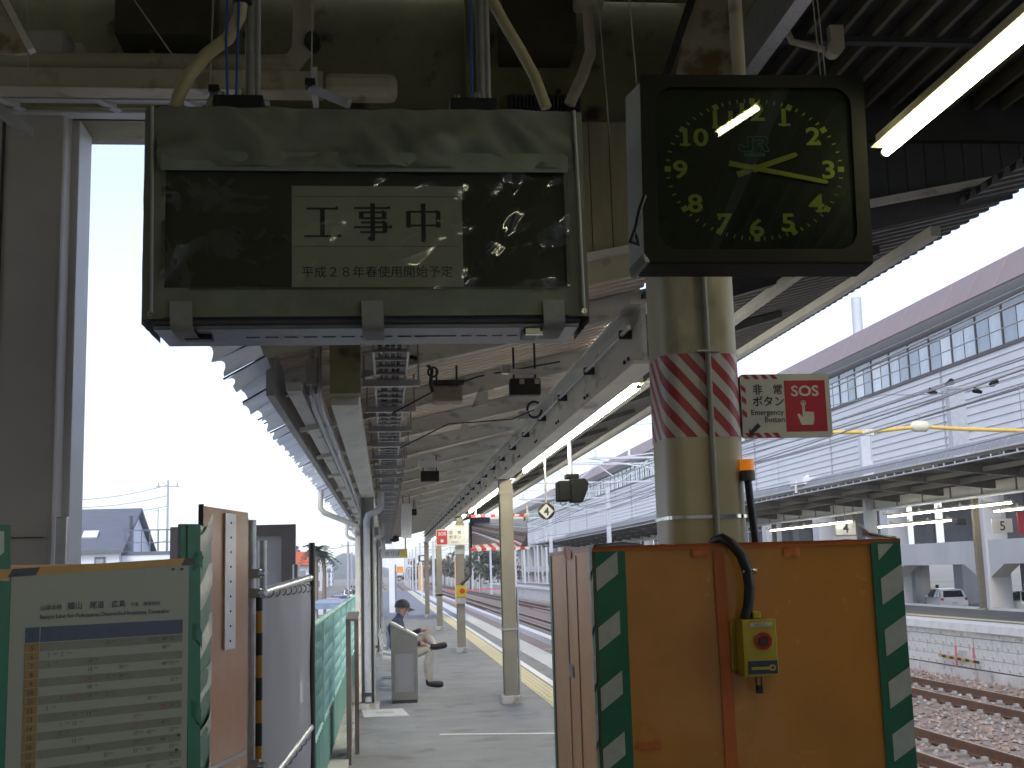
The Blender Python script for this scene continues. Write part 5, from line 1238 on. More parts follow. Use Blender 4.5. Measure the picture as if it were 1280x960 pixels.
b = MB(); b.grid(lambda u, v: (.160 + .112 * cos(2 * pi * u) * cos(pi / 2 * v), YM + .10 * sin(2 * pi * u) * cos(pi / 2 * v), 1.13 + .115 * sin(pi / 2 * v) ** .8), 20, 8); cpo = b.build('cap', capm, man)
b = MB(); b.grid(lambda u, v: (.235 + .12 * v * sin(pi * (.1 + .8 * u)) + .0, YM + .085 * (2 * u - 1) * (1 - .25 * v), 1.135 - .05 * v - .012 * (2 * u - 1) ** 2), 10, 4); b.build('cap_brim', capm, cpo)
b = MB(); b.grid(lambda u, v: (-.085 + .02 * sin(pi * v) + .045 * u, YM - .16 + .05 * u, .55 + .33 * v), 3, 6); b.build('jacket_panel', mat('pale_blue_panel', (.35, .4, .55), .7), man)
# ------------------------------------------------------------ the far platform
P2X = 14.0
blk = mat('wall_block', (.52, .51, .50), .85, var=.2, scale=4, rust=.15, rustcol=(.25, .23, .22), bump=.2, bscale=20)
p2top = mat('far_platform_asphalt', (.12, .125, .13), .8, var=.15, scale=.7)
b = MB(); b.box(P2X + .12, 18.25, -10, 180, -1.74, .02); b.box(P2X + .06, P2X + .12, -10, 180, -1.74, -.2); p2 = b.build('far_platform', p2top, kind='structure', loc=(16, 30, 0))
b = MB(); b.box(P2X - .10, P2X + .62, 0, 1.985, -.16, .03); o = b.build('coping_block', coping, p2); 
for i in range(1, 85): dup(o, (0, i * 2, 0), p2)
b = MB(); b.box(P2X - .02, P2X + .1, -10, 180, -.30, -.175); b.build('ledge', blk, p2)
b = MB(); b.box(P2X + 1.0, P2X + 1.3, -10, 170, .02, .03); b.build('tactile_strip', tile, p2)
b = MB(); b.box(18.12, 18.26, -10, 180, .02, .09); b.build('rear_kerb', white, p2)
b = MB(); b.box(P2X - .012, P2X + .055, -.225, .225, -.115, .115); bl = b.build('wall_block', blk, p2, loc=None)
random.seed(5)
n_ = 0
for r_ in range(3):
    for k in range(90):
        y = 18 + k * .46 + (.23 if r_ % 2 else 0)
        c_ = bl if n_ == 0 else dup(bl, (0, 0, 0), p2)
        c_.location = (random.uniform(-.008, .012), y, -.43 - r_ * .24 ); n_ += 1
ORGP = ORG['far_platform']
b = MB(); b.box(P2X - .06, P2X + .05, -10, 180, -1.5, -1.06); b.build('footing', mat('footing_concrete', (.46, .44, .43), .85, var=.25, scale=1.5, bump=.3, bscale=12, rust=.2, rustcol=(.25, .22, .2)), p2)
b = MB(); b.box(P2X, P2X + .05, -10, 18, -1.06, -.30); b.box(P2X, P2X + .05, 59.3, 180, -1.06, -.30); b.build('rendered_wall', blk, p2)
# striped bar with red marks on the wall
wm = thing('wall_marker', 'yellow black striped bar and two red marks fixed to the far platform wall', 'marker', (P2X - .05, 29, -.8))
for px_ in (1192, 1214):
    p, q = at(px_, 803, X=P2X - .05), at(px_, 834, X=P2X - .05); b = MB(); b.box(P2X - .016, P2X - .013, p.y - .05, p.y + .05, q.z, p.z); b.build('red_mark', mat('faded_red', (.55, .14, .16), .7), wm)
p, q = at(1174, 819, X=P2X - .1), at(1223, 828, X=P2X - .1)
for k in range(10):
    b = MB(); b.bar(p.lerp(q, k / 10), p.lerp(q, (k + 1) / 10), .05, .06); b.build('band', (ybt, bkt)[k % 2], wm)
p = at(1204, 818, X=P2X - .06); b = MB(); b.box(P2X - .12, P2X - .014, p.y - .12, p.y + .12, p.z - .1, p.z + .1); b.build('junction_box', greyp, wm, bevel=.01)

# far platform canopy
fc = thing('far_canopy', 'grey canopy of the far platform with curved translucent eave and white gutter beam', 'canopy', (16.5, 40, 3))
und = mat('far_canopy_underside', (.17, .165, .15), .7, var=.2, scale=.6)
wbm = mat('far_canopy_beam', (.50, .50, .46), .6, var=.12, scale=1)
YC0, YC1 = 18, 120
b = MB()
b.prism([(P2X + .25, YC0, 4.02), (22.2, YC0, 4.25), (22.2, YC0, 4.33), (P2X + .25, YC0, 4.10)], (0, YC1 - YC0, 0)); b.build('roof_slab', und, fc)
for k in range(28):
    y = 20 + k * 3.3
    b = MB(); b.prism([(P2X + .2, y, 3.88), (17.4, y, 3.55), (22, y, 3.8), (22, y, 4.2), (P2X + .2, y, 4.0)], (0, .16, 0))
    if k == 0: ko = b.build('rafter', mat('far_rafter', (.13, .125, .115), .6, var=.2), fc)
    else: dup(ko, (0, k * 3.3, 0), fc)
b = MB(); b.box(15.4, 15.48, YC0, YC1, 3.80, 3.92); b.box(16.4, 16.48, YC0, YC1, 3.70, 3.84); b.build('purlin', und, fc)
b = MB(); b.box(17.46, 17.62, YC0, YC1, 3.42, 3.78); b.box(17.38, 17.70, YC0, YC1, 3.40, 3.418); gb_ = b.build('gutter_beam', wbm, fc)
b = MB(); b.tube([(17.40, YC0, 3.38), (17.40, YC1, 3.38)], .05, 8); b.build('beam_pipe', white, fc)
b = MB()
for k in range(34): b.box(17.43, 17.458, 20 + k * 2, 20.06 + k * 2, 3.41, 3.79)
b.each('beam_joint', und, fc)
eav = glassy('far_eave_plastic', (.7, .72, .76), .08, .3, .2, 6, .7, (.42, .43, .46))
random.seed(9)
for k in range(50):
    y = 20 + k * 1.5; ln = 1.49; s_ = MB()
    def fe2(u, v, y=y):
        a = v * 1.25; x = P2X + .55 - .62 * sin(a); z = 4.05 + .36 * cos(a) - .16 * max(0, v - .6)
        return (x + .03 * sin(40 * u), y + ln * u, z + .012 * sin(40 * u) + random.uniform(-.008, .008))
    s_.grid(fe2, 22, 6); s_.build('eave_sheet', eav, fc)
b = MB()
for k in range(120): y = 20 + k * .6; b.box(P2X - .06, P2X - .04, y, y + .05, 3.86, 3.96)
b.tube([(P2X - .07, YC0, 3.88), (P2X - .07, 100, 3.88)], .02, 6); b.build('eave_clip', galv, fc, kind='stuff')
wm_ = MB(); wm_.tube([(P2X - .1, 40, 3.95), (P2X - .12, 39.9, 4.25), (P2X + .3, 39.8, 4.5)], .05, 8); wm_.box(P2X - .08, P2X + .4, 39.3, 40.6, 4.2, 4.42); wm_.build('white_cap', white, fc)
for k in range(10):
    y = 25.9 + 9.8 * k
    b = MB(); b.box(17.95, 18.12, y - .09, y + .09, .02, 3.60)
    if k == 0:
        tcol = thing('far_column', 'brown steel column of the far platform, nearest the right edge', 'column', (18, y, 0), 'columns of the far platform'); b.build('shaft', mat('far_column_paint', (.20, .175, .14), .6, var=.15), tcol)
        c2 = MB(); c2.box(17.9, 18.17, y - .14, y + .14, .02, .08); c2.build('base', conc, tcol)
    else: copy_tree(tcol, (0, 9.8 * k, 0), 'brown steel column of the far platform, number 5 board beside it' if k == 1 else 'brown steel column of the far platform farther along')
tcol['label'] = 'brown steel column of the far platform farther along'
F2 = 'tube lamps of the far platform'
for (a0, a1, y0_, y1_, X_, l_) in (((1110, 645), (1266, 629), 0, 0, 17.0, 'nearest bright lamp row over the far platform, left of the number 5 board'), ((1098, 661), (1190, 648), 0, 0, 18.6, 'lower lamp row behind the first one over the far platform'),
                           ((963, 664), (1066, 651), 0, 0, 17.0, 'lamp row over the far platform above the number 4 board'), ((1243, 640), (1290, 634), 0, 0, 18.6, 'short lamp row at the right edge above the number 5 board')):
    p, q = at(*a0, X=X_), at(*a1, X=X_); zz_ = (p.z + q.z) / 2
    lamp((X_, p.y, zz_), (X_, q.y, zz_), l_, F2, m=tubefar, segs=3 if X_ < 18 else 2, r=.03)
for n4, (px_, py_), X_ in (('4', (1057, 660), 17.2), ('5', (1253, 657), 17.8)):
    c = at(px_, py_, X=X_); Yc = c.y
    t = thing('car_number_board', ('small white square board reading 4 above the orange hoarding edge', 'white square board reading 5 beside the pale viaduct column')[n4 == '5'], 'sign', c); p, q = at(px_ - 12, py_ + 9, Y=Yc), at(px_ + 12, py_ - 9, Y=Yc)
    b = MB(); b.box(p.x, q.x, Yc, Yc + .05, p.z, q.z); b.build('panel', mat('board_white_' + ('four' if n4 == '4' else 'five'), (.62, .62, .6), .5, var=.04), t)
    b = MB(); b.text(n4, (q.z - p.z) * .95, ((p.x + q.x) / 2, Yc - .006, p.z + (q.z - p.z) * .16), bold=.01); b.build('numeral', sblk, t)
    b = MB(); b.cyl(((p.x + q.x) / 2, Yc + .02, q.z), ((p.x + q.x) / 2, Yc + .02, 4), .02, 6); b.build('rod', greyp, t)
    if n4 == '4':
        b = MB(); p = at(px_ - 16, py_ + 16, Y=Yc); q = at(px_ + 14, py_ + 10, Y=Yc); b.box(p.x, q.x, Yc + .0, Yc + .04, p.z, q.z); b.build('lower_panel', fi, t)
p, q = at(1274, 668, Y=33), at(1290, 640, Y=33); t = thing('red_sign', 'red sign cut by the right edge over the far platform', 'sign', q); b = MB(); b.box(p.x, q.x, 33, 33.05, p.z, q.z); b.build('panel', sred, t); b = MB(); b.cyl((q.x - .1, 33.02, q.z), (q.x - .1, 33.02, 4), .02, 6); b.build('rod', greyp, t)
t = thing('dark_camera', 'small black camera near the brown column under the far canopy', 'camera', at(1206, 652, Y=35)); p, q = at(1197, 656, Y=35), at(1208, 648, Y=35); b = MB(); b.box(p.x, q.x, 35, 35.2, p.z, q.z); b.build('body', blackp, t, bevel=.02)

# ------------------------------------------------------------ viaduct and upper station hall
VX = 32.0
vd = thing('viaduct_station', 'long white high level station hall on concrete viaduct columns, pinkish roof edge', 'station building', (VX, 150, -1.7))
vcon = mat('viaduct_concrete', (.42, .42, .43), .8, var=.12, scale=.35, rust=.12, rustcol=(.45, .38, .32), bump=.05, bscale=3, stretch=(1, 1, .35))
vside = mat('white_siding', (.56, .555, .57), .45, var=.05, scale=.5)
vdark = mat('viaduct_inner', (.22, .22, .225), .8, var=.2, scale=.4)
vroof = mat('roof_edge_pink', (.235, .175, .165), .5, var=.06, scale=.6)
vfr = mat('window_frame_brown', (.07, .055, .055), .5)
vgl = mat('hall_glass', (.46, .50, .55), .08, .0, var=.2, scale=.8, spec=.9)
YA, YB = 30, 420
z_s0, z_s1, z_w1, z_r = 7.55, 12.38, 14.62, 16.78
# siding boards in bays of 18 m, one strip lapping over the next
nb = 11; hb_ = (z_s1 - z_s0) / nb
first = None; cnt = 0
for k in range(22):
    for r_ in range(nb):
        if first is None:
            b = MB(); b.prism([(VX - .02, YA, z_s0 + .03), (VX - .075, YA, z_s0 + .03), (VX - .02, YA, z_s0 + hb_), (VX, YA, z_s0 + hb_), (VX, YA, z_s0 + .03)], (0, 17.9, 0)); first = b.build('siding_board', vside, vd)
        else: dup(first, (0, 18 * k, hb_ * r_), vd)
b = MB(); b.box(VX + .002, VX + .3, YA, YB, z_s0, z_s1); b.build('wall', vside, vd)
b = MB()
for k in range(22): b.box(VX - .10, VX - .03, YA + 18 * k - .14, YA + 18 * k - .02, z_s0, z_s1)
b.each('seam_pipe', mat('seam_grey', (.3, .3, .33), .5), vd)
# windows
wfr = MB(); wfr.box(VX - .06, VX + .06, 0, .14, z_s1 + .002, z_w1); wfr.box(VX - .03, VX + .03, 1.43, 1.47, z_s1 + .12, z_w1 - .42); wfr.box(VX - .05, VX + .05, .14, 2.85, z_s1 + .002, z_s1 + .12); wfr.box(VX - .03, VX + .03, .14, 2.85, z_w1 - .42, z_w1 - .34)
wfr.v = [v + Vector((0, YA, 0)) for v in wfr.v]; wo = wfr.build('window', vfr, vd)
pn_ = MB(); pn_.box(VX - .01, VX + .01, YA + .142, YA + 1.428, z_s1 + .122, z_w1 - .422); po1 = pn_.build('pane', vgl, wo)
pn_ = MB(); pn_.box(VX - .01, VX + .01, YA + 1.472, YA + 2.848, z_s1 + .122, z_w1 - .422); po2 = pn_.build('pane', vgl, wo)
pn_ = MB(); pn_.box(VX - .01, VX + .01, YA + .142, YA + 2.848, z_w1 - .338, z_w1); po3 = pn_.build('pane', mat('upper_pane', (.2, .23, .26), .1, spec=.9), wo)
pvar = [vgl, mat('hall_glass_dark', (.26, .30, .34), .08, var=.2, scale=.8, spec=.9), mat('hall_glass_pale', (.62, .64, .66), .12, var=.1, scale=.8, spec=.9)]
random.seed(77)
for i in range(1, 120):
    w2 = dup(wo, (0, 2.86 * i, 0), vd)
    for pp in (po1, po2, po3):
        c_ = pp.copy(); COL.objects.link(c_); c_.parent = w2
        if pp is not po3: c_.material_slots[0].link = 'OBJECT'; c_.material_slots[0].material = random.choice(pvar)
b = MB(); b.box(VX - .12, VX + .1, YA, YB, z_s1 - .10, z_s1); b.build('window_sill', vfr, vd)
b = MB(); b.box(VX + .6, VX + .9, YA, YB, z_s1, z_w1); b.build('inner_wall', white, vd)
# roof edge
b = MB(); b.prism([(VX - 1.2, YA, z_w1 + .50), (VX - 1.15, YA, z_w1 + .45), (VX + .9, YA, z_w1 + .02), (VX + 14, YA, z_w1 + .02), (VX + 14, YA, z_r + 1), (VX - .1, YA, z_r), (VX - .25, YA, z_r + .05)], (0, YB - YA, 0)); b.build('roof', vroof, vd)
b = MB(); b.prism([(VX - 1.1, YA + .1, z_w1 + .42), (VX + .5, YA + .1, z_w1 + .0), (VX + .5, YA + .1, z_w1 + .016), (VX - 1.1, YA + .1, z_w1 + .44)], (0, YB - YA - .2, 0)); b.build('soffit', fi, vd)
b = MB()
for k in range(120): b.prism([(VX - 1.225, YA + 3 * k, z_w1 + .50), (VX - 1.195, YA + 3 * k, z_w1 + .50), (VX - .24, YA + 3 * k, z_r + .05), (VX - .27, YA + 3 * k, z_r + .05)], (0, .05, 0))
b.each('roof_seam', mat('roof_seam', (.34, .25, .24), .5), vd)
# slab, columns, beams
b = MB(); b.box(VX - .6, VX + 14, YA, YB, 6.6, 7.50); b.build('deck_slab', vcon, vd)
YVC = [62 + 12.3 * k for k in range(-2, 28)]
c = MB(); y = YVC[0]; c.box(VX - .6, VX + .7, y - .65, y + .65, -1.74, 6.6); co = c.build('column', vcon, vd, bevel=.06)
c = MB(); c.box(VX + 10, VX + 11.4, y - .7, y + .7, -1.74, 6.6); ci = c.build('inner_column', vcon, vd)
c = MB(); c.box(VX - .45, VX + .45, y + .65, y + 11.65, 1.25, 2.5)
c.prism([(VX - .45, y + .65, 1.25), (VX - .45, y + 2.2, 1.25), (VX - .45, y + .65, .55)], (.9, 0, 0)); c.prism([(VX - .45, y + 11.65, 1.25), (VX - .45, y + 10.1, 1.25), (VX - .45, y + 11.65, .55)], (.9, 0, 0)); cb2 = c.build('cross_beam', vcon, vd)
c = MB(); c.box(VX + .7, VX + 10, y - .45, y + .45, 1.3, 2.4); ct2 = c.build('depth_beam', vcon, vd)
for yy in YVC[1:]:
    for o in (co, ci, cb2, ct2): dup(o, (0, yy - y, 0), vd)
# shutters and partial rooms between the columns on the upper floor, dark
random.seed(3)
for k, yy in enumerate(YVC):
    b = MB(); b.box(VX + 6, VX + 6.2, yy + 1.2, yy + 5.6, 2.52, 6.55); b.box(VX + 6, VX + 6.2, yy + 7.2, yy + 10.4, 2.52, 6.55); b.build('shutter', vdark, vd)
    if k % 3 != 1: b = MB(); b.box(VX + 12, VX + 12.3, yy + .8, yy + 7, -1.74, 1.2); b.build('rear_wall', vdark, vd)
    b = MB()
    for z in (3.3, 4.4): b.box(VX + .3, VX + .36, yy + .7, yy + 11.6, z, z + .07)
    for q_ in range(4): b.box(VX + .3, VX + .35, yy + 2.8 + 2.4 * q_, yy + 2.87 + 2.4 * q_, 2.5, 6.6)
    if k > 4: b.build('grille_bars', fi, vd)
    b = MB(); b.box(VX + 1.4, VX + 2.4, yy + .5, yy + 4.4, -1.74, 1.2); 
    if k in (1, 3, 6): b.build('inner_wall', vcon, vd)
for k in range(3):
    p = at((1160, 1173, 1106)[k], 755, X=36 + k); t = thing('striped_bollard', ('yellow black striped corner guard left of the white hatchback', 'yellow black striped guard behind the white hatchback', 'striped guard beside the hoarding edge')[k], 'bollard', (p.x, p.y, -1.74), 'striped guards in the car park')
    for j in range(8): b = MB(); b.box(p.x - .08, p.x + .08, p.y - .08, p.y + .08, -1.74 + j * .2, -1.54 + j * .2); b.build('band', (ybt, bkt)[j % 2], t)

# ------------------------------------------------------------ cars
def car(name, label, loc, rz_, paint, scale=1.0, group=None, hatch=True):
    t = thing(name, label, 'car', loc, group)
    gls = CARG
    L, Wd, Ht = 3.7, 1.66, 1.5
    # body: lofted side profile with tumblehome, x along the length, nose at +x
    low = [(-1.80, .32), (-1.84, .55), (-1.82, .86), (-1.70, .94), (.70, .96), (1.25, .90), (1.72, .74), (1.84, .55), (1.82, .32)]
    def loft(mb, prof, w0, inset):
        n_ = len(prof); b0 = len(mb.v)
        zmin = min(z for _, z in prof); zmax = max(z for _, z in prof)
        for s_, k in ((-1, 0), (-1, 1), (1, 1), (1, 0)):
            pass
        rows = [(-w0 + .09, .96), (-w0, .99), (-w0, 1.0), (w0, 1.0), (w0, .99), (w0 - .09, .96)]
        for y, sc in rows:
            for x, z in prof:
                f_ = (z - zmin) / (zmax - zmin); yy = y * (1 - inset * f_); mb.v.append(Vector((x * sc, yy, z)))
        for r_ in range(len(rows) - 1):
            for i in range(n_):
                j = (i + 1) % n_; a = b0 + r_ * n_; c_ = a + n_; mb.face((a + i, a + j, c_ + j, c_ + i), 0, False)
        mb.face([b0 + i for i in range(n_)][::-1]); mb.face([b0 + 5 * n_ + i for i in range(n_)])
    b = MB(); loft(b, low, Wd / 2, .04); body = b.build('body', paint, None, bevel=.03) if False else None
    M = Matrix.Translation(Vector(loc)) @ Matrix.Rotation(rz_, 4, 'Z')
    b.move(M); body = b.build('body', paint, t, bevel=.04)
    cab = [(-1.72, .93), (-1.55, 1.36), (-1.30, 1.48), (-.2, 1.51), (.35, 1.44), (1.05, .96)] if hatch else [(-1.45, .93), (-1.0, 1.33), (-.75, 1.42), (.1, 1.44), (.45, 1.38), (1.15, .95)]
    b = MB(); loft(b, cab, Wd / 2 - .05, .17); b.move(M); b.build('cabin', paint, t, bevel=.05)
    def pane(pts, nm_='window', m=gls):
        b = MB(); b.poly(pts); c_ = Vector((0, 0, 1.1)); b.v = [v + (v - c_).normalized() * .012 for v in b.v]; b.move(M); return b.build(nm_, m, t)
    wy = lambda z: (Wd / 2 - .05) * (1 - .17 * (z - .93) / .58) + .012
    for s_ in (-1, 1):
        for xs in (((-.95, .98), (-.90, 1.40), (-.25, 1.44), (-.22, .98)), ((-.15, .98), (-.17, 1.44), (.32, 1.38), (.85, .99)), ((-1.42, 1.0), (-1.33, 1.38), (-1.0, 1.40), (-1.03, .99))):
            P = [(x, s_ * wy(z), z) for x, z in xs]; pane(P if s_ < 0 else P[::-1])
    xr = -1.70; pane([(-1.71, -.62, 1.0), (-1.71, .62, 1.0), (-1.54, .54, 1.38), (-1.54, -.54, 1.38)][::-1], 'rear_window')
    pane([(1.03, -.64, .99), (1.03, .64, .99), (.40, .56, 1.42), (.40, -.56, 1.42)], 'windscreen')
    for sx in (-1.18, 1.16):
        for sy in (-1, 1):
            b = MB(); b.cyl((sx, sy * (Wd / 2 - .17), .29), (sx, sy * (Wd / 2 + .008), .29), .29, 18); b.move(M); w_ = b.build('wheel', blackp, t)
            b = MB(); b.cyl((sx, sy * (Wd / 2 + .002), .29), (sx, sy * (Wd / 2 + .016), .29), .18, 14); b.move(M); b.build('rim', alu, w_)
    for sy in (-1, 1):
        b = MB(); b.box(-1.845, -1.70, sy * .66, sy * .80, .80, .95); b.move(M); b.build('tail_lamp', sred, t, bevel=.02)
        b = MB(); b.box(1.60, 1.80, sy * .48, sy * .76, .60, .74); b.move(M); b.build('headlight', fi, t, bevel=.02)
        b = MB(); b.box(.55, .68, sy * .80, sy * .96, .96, 1.08); b.move(M); b.build('side_mirror', paint, t, bevel=.02)
    b = MB(); b.box(-1.86, -1.84, -.18, .18, .58, .70); b.move(M); b.build('number_plate', whm, t)
    b = MB(); b.box(-1.86, -1.78, -.72, .72, .34, .46); b.box(1.78, 1.86, -.7, .7, .34, .46); b.move(M); b.build('bumper', greyp, t)
    return t
CARG = mat('car_glass', (.02, .022, .025), .08, spec=.8)
cwh = mat('car_white', (.78, .79, .82), .25, var=.02, coat=.6); csil = mat('car_silver', (.55, .57, .62), .28, .4, var=.03, coat=.5); cred = mat('car_red', (.4, .04, .05), .3, coat=.5); cblu = mat('car_blue_dark', (.06, .09, .18), .3, coat=.5)
p = at(1186, 758, Z=-1.6); car('parked_car', 'small white hatchback parked under the viaduct, seen from behind', (34.6, 73.5, -1.74), radians(84), cwh)
car('parked_car', 'silver white car under the viaduct cut by the right edge', (at(1272, 750, Y=64).x, 64, -1.74), radians(150), csil)

# ------------------------------------------------------------ overhead line: masts, wires, insulated beam
mst = mat('mast_grey', (.50, .52, .56), .5, .1, var=.1)
yb = thing('insulated_beam', 'yellow sheathed cable beam with a round joint strung across the tracks', 'cable', (17, 40, 5.9))
pts_ = [at(x, y, Y=40) for x, y in ((860, 547), (940, 541), (1085, 540), (1150, 533), (1200, 536), (1300, 539))]
b = MB(); b.tube(pts_, .07, 8); b.build('sheath', mat('sheath_yellow', (.62, .42, .08), .5), yb)
b = MB(); c = at(1150, 533, Y=40); b.tube([c - Vector((.35, 0, 0)), c - Vector((.2, 0, 0)), c + Vector((.2, 0, 0)), c + Vector((.35, 0, 0))], [.08, .2, .2, .08], 10); c2 = at(1084, 541, Y=40); b.box(c2.x - .2, c2.x + .2, 39.9, 40.1, c2.z - .1, c2.z + .12); b.build('joint', mat('joint_cream', (.6, .56, .42), .6), yb)
b = MB(); b.tube([at(1150, 530, Y=40), at(1149, 520, Y=40), at(1146, 516, Y=40)], .03, 6); b.build('lug', greyp, yb)
for k, (px_, py0, py1, w_) in enumerate(((1084, 541, 600, 9),)):
    p, q = at(px_ - w_ / 2, py1, Y=42), at(px_ + w_ / 2, py0, Y=42); t = thing('cable_mast', 'pale grey square mast carrying the yellow beam', 'mast', (p.x, 42, 0)); b = MB(); b.box(p.x, q.x, 42, 42.25, 0.03, q.z); b.build('shaft', mst, t)
fm_ = thing('floodlight_mast', 'grey square mast with a crossarm of four floodlights over the far platform', 'mast', at(1200, 640, Y=45))
p, q = at(1192, 560, Y=45), at(1207, 485, Y=45); b = MB(); b.box(p.x, q.x - .05, 45, 45.35, 4.3, q.z); b.build('shaft', mat('mast_pale', (.36, .37, .41), .5), fm_)
b = MB(); b.bar(at(1163, 487, Y=45), at(1243, 482, Y=45), .10, .08); b.build('crossarm', greyp, fm_)
for x, y, s_ in ((1166, 490, -1), (1186, 479, 1), (1222, 489, -1), (1241, 479, 1)):
    c = at(x, y, Y=44.9); b = MB(); b.tube([c + Vector((-.15 * s_, -.05, -.06)), c + Vector((.05 * s_, 0, .02)), c + Vector((.16 * s_, .05, .08))], [.06, .11, .13], 10); b.build('floodlight', dg, fm_)
b = MB(); p = at(1066, 395, Y=95); b.cyl((p.x, 95, -1.7), at(1070, 372, Y=95), .42, 10); tag(b.build('chimney_pole', mst), 'pale pole rising behind the pink roof edge', 'pole')
def owire(pts, label, r=.016, m=None):
    b = MB(); P = []
    for (a, c) in zip(pts, pts[1:]):
        n_ = 8
        for k in range(n_): P.append(a.lerp(c, k / n_) - Vector((0, 0, .25 * sin(pi * k / n_))))
    P.append(pts[-1]); b.tube(P, r, 5); return tag(b.build('overhead_wire', m or greyp), label, 'wire', 'overhead wires of the tracks')
owm = mat('overhead_wire', (.20, .20, .22), .5)
for k, (x, z, r) in enumerate(((8.03, 4.05, .016), (8.03, 4.9, .016), (11.66, 4.05, .016), (11.66, 4.9, .018), (13.2, 5.3, .026), (13.5, 5.75, .026), (6.9, 4.5, .014), (13.0, 6.6, .014), (13.3, 7.4, .014), (12.2, 5.6, .012), (13.6, 6.0, .02))):
    owire([Vector((x, y, z)) for y in range(8, 260, 40)], ('contact wire over the nearer track', 'catenary wire above the nearer track', 'contact wire over the farther track', 'catenary wire above the farther track', 'thick dark feeder wire before the white siding', 'upper thick dark feeder wire before the white siding', 'thin wire left of the nearer track', 'thin wire high before the siding', 'topmost thin wire before the siding', 'thin wire above the farther track edge', 'dark wire just above the far canopy eave')[k], r, owm)
for k, y in enumerate((30, 41, 55, 70, 88)):
    owire([Vector((5.2, y, 5.2)), Vector((13.4, y + 1, 6.0)), Vector((18.5, y + 2, 6.8))], 'cross span wire over both tracks, ' + ('nearest', 'second', 'third', 'fourth', 'farthest')[k], .011, owm)
b = MB()
for y in range(14, 200, 7):
    for x in (8.03, 11.66): b.tube([(x, y, 4.0), (x, y, 4.72)], .006, 4)
tag(b.build('wire_droppers', owm, kind='stuff'), 'thin droppers between contact and catenary wires', 'wire')
MASTS = 'catenary masts along the tracks'
def mast(x, y, h, label, arm=-3):
    t = thing('catenary_mast', label, 'mast', (x, y, -1.3), MASTS)
    b = MB(); b.box(x - .12, x + .12, y - .12, y + .12, -1.3, h); b.build('pole', mst, t)
    b = MB(); b.bar((x, y, h - .6), (x + arm, y, h - .6), .08, .08); b.bar((x, y, h - .1), (x + arm * .8, y, h - .6), .05, .05); b.bar((x, y, h - 1.5), (x + arm, y, h - .6), .05, .05); b.build('bracket_arm', mst, t)
    b = MB(); b.cyl((x + arm * .7, y, h - .55), (x + arm * .7, y, h - .25), .06, 6); b.cyl((x + arm * .95, y, h - .55), (x + arm * .95, y, h - .25), .06, 6); b.build('insulator', white, t)
    return t
for k, y in enumerate((46, 72, 98, 126, 156, 190, 230)):
    mast(13.2 if k < 1 else 13.3, y, 6.4, 'catenary mast at the far platform side, %s in its row' % ('nearest', 'second', 'third', 'fourth', 'fifth', 'sixth', 'last')[k], -5.4)
random.seed(21)
for k in range(9):
    y = 120 + k * 24; mast(4.6 + .0 * k, y, 5.8, 'distant thin catenary mast left of the tracks, ' + ('nearest', 'second', 'third', 'fourth', 'fifth', 'sixth', 'seventh', 'eighth', 'last')[k] + ' of its row', 3.6)
for k in range(22):
    y = 150 + k * 11; x = 15.5 + random.uniform(0, 9); t = thing('far_mast', 'distant pale mast in the thicket beyond the far platform', 'mast', (x, y, -1.7), 'distant thin masts'); b = MB(); b.box(x - .11, x + .11, y, y + .2, -1.7, random.uniform(5, 8.5)); b.build('pole', mst, t)
gt_ = thing('signal_gantry', 'white lattice gantry truss across the tracks before the hall', 'gantry', (12, 62, 0))
b = MB(); xa, xb, z0_, z1_, yg = 4.0, 15.5, 6.3, 7.3, 66
for z in (z0_, z1_): b.bar((xa, yg, z), (xb, yg, z), .09, .09)
for k in range(9):
    x = xa + (xb - xa) * k / 9; x2 = xa + (xb - xa) * (k + 1) / 9; b.bar((x, yg, z0_ if k % 2 else z1_), (x2, yg, z1_ if k % 2 else z0_), .06, .06)
b.build('truss', mst, gt_)
b = MB(); b.box(xa - .12, xa + .12, yg - .12, yg + .12, -1.3, z1_); b.box(xb - .12, xb + .12, yg - .12, yg + .12, 0, z1_); b.build('leg', mst, gt_)

# ------------------------------------------------------------ left background: houses, street, trees, hills
hw_ = mat('house_wall', (.66, .68, .72), .7, var=.06, scale=.5); hr_ = mat('house_roof_grey', (.115, .125, .15), .6, var=.12, scale=1, stretch=(1, 1, 5)); wg_ = mat('house_glass', (.16, .19, .24), .1, spec=.8)
ho = thing('house', 'white house with a steep grey roof and skylight behind the timetable', 'house', (-17, 76, -1.74))
HYd = 75
def hp(x, y, Y=HYd): return at(x, y, Y=Y)
e0, e1 = hp(40, 692), hp(142, 689); r0, r1 = hp(40, 634), hp(158, 633)
x0, x1 = e0.x - 4, e1.x; ze = e1.z; zr_ = r1.z; dep = 5.5
b = MB(); b.box(x0, x1 + .25, HYd + .4, HYd + 2 * dep - .4, -1.74, ze); b.prism([(x1 + .05, HYd + .4, ze), (x1 + .05, HYd + 2 * dep - .4, ze), (x1 + .05, HYd + dep, zr_ - .2)], (.2, 0, 0)); hwl = b.build('wall', hw_, ho)
b = MB(); b.prism([(x0, HYd, ze - .1), (x0, HYd + dep, zr_), (x0, HYd + 2 * dep, ze - .1), (x0, HYd + 2 * dep, ze + .08), (x0, HYd + dep, zr_ + .2), (x0, HYd, ze + .08)], (x1 - x0 + .55, 0, 0)); rf = b.build('roof', hr_, ho)
b = MB(); c = hp(112, 673, HYd + 1.6); f_ = .28; yy = HYd + dep * f_; zz_ = ze + (zr_ - ze) * f_ + .2; b.prism([(c.x - .45, yy, zz_ - .12), (c.x + .45, yy, zz_ - .12), (c.x + .45, yy + .6, zz_ + .30), (c.x - .45, yy + .6, zz_ + .30)], (0, -.08, .10)); b.build('skylight', white, rf)
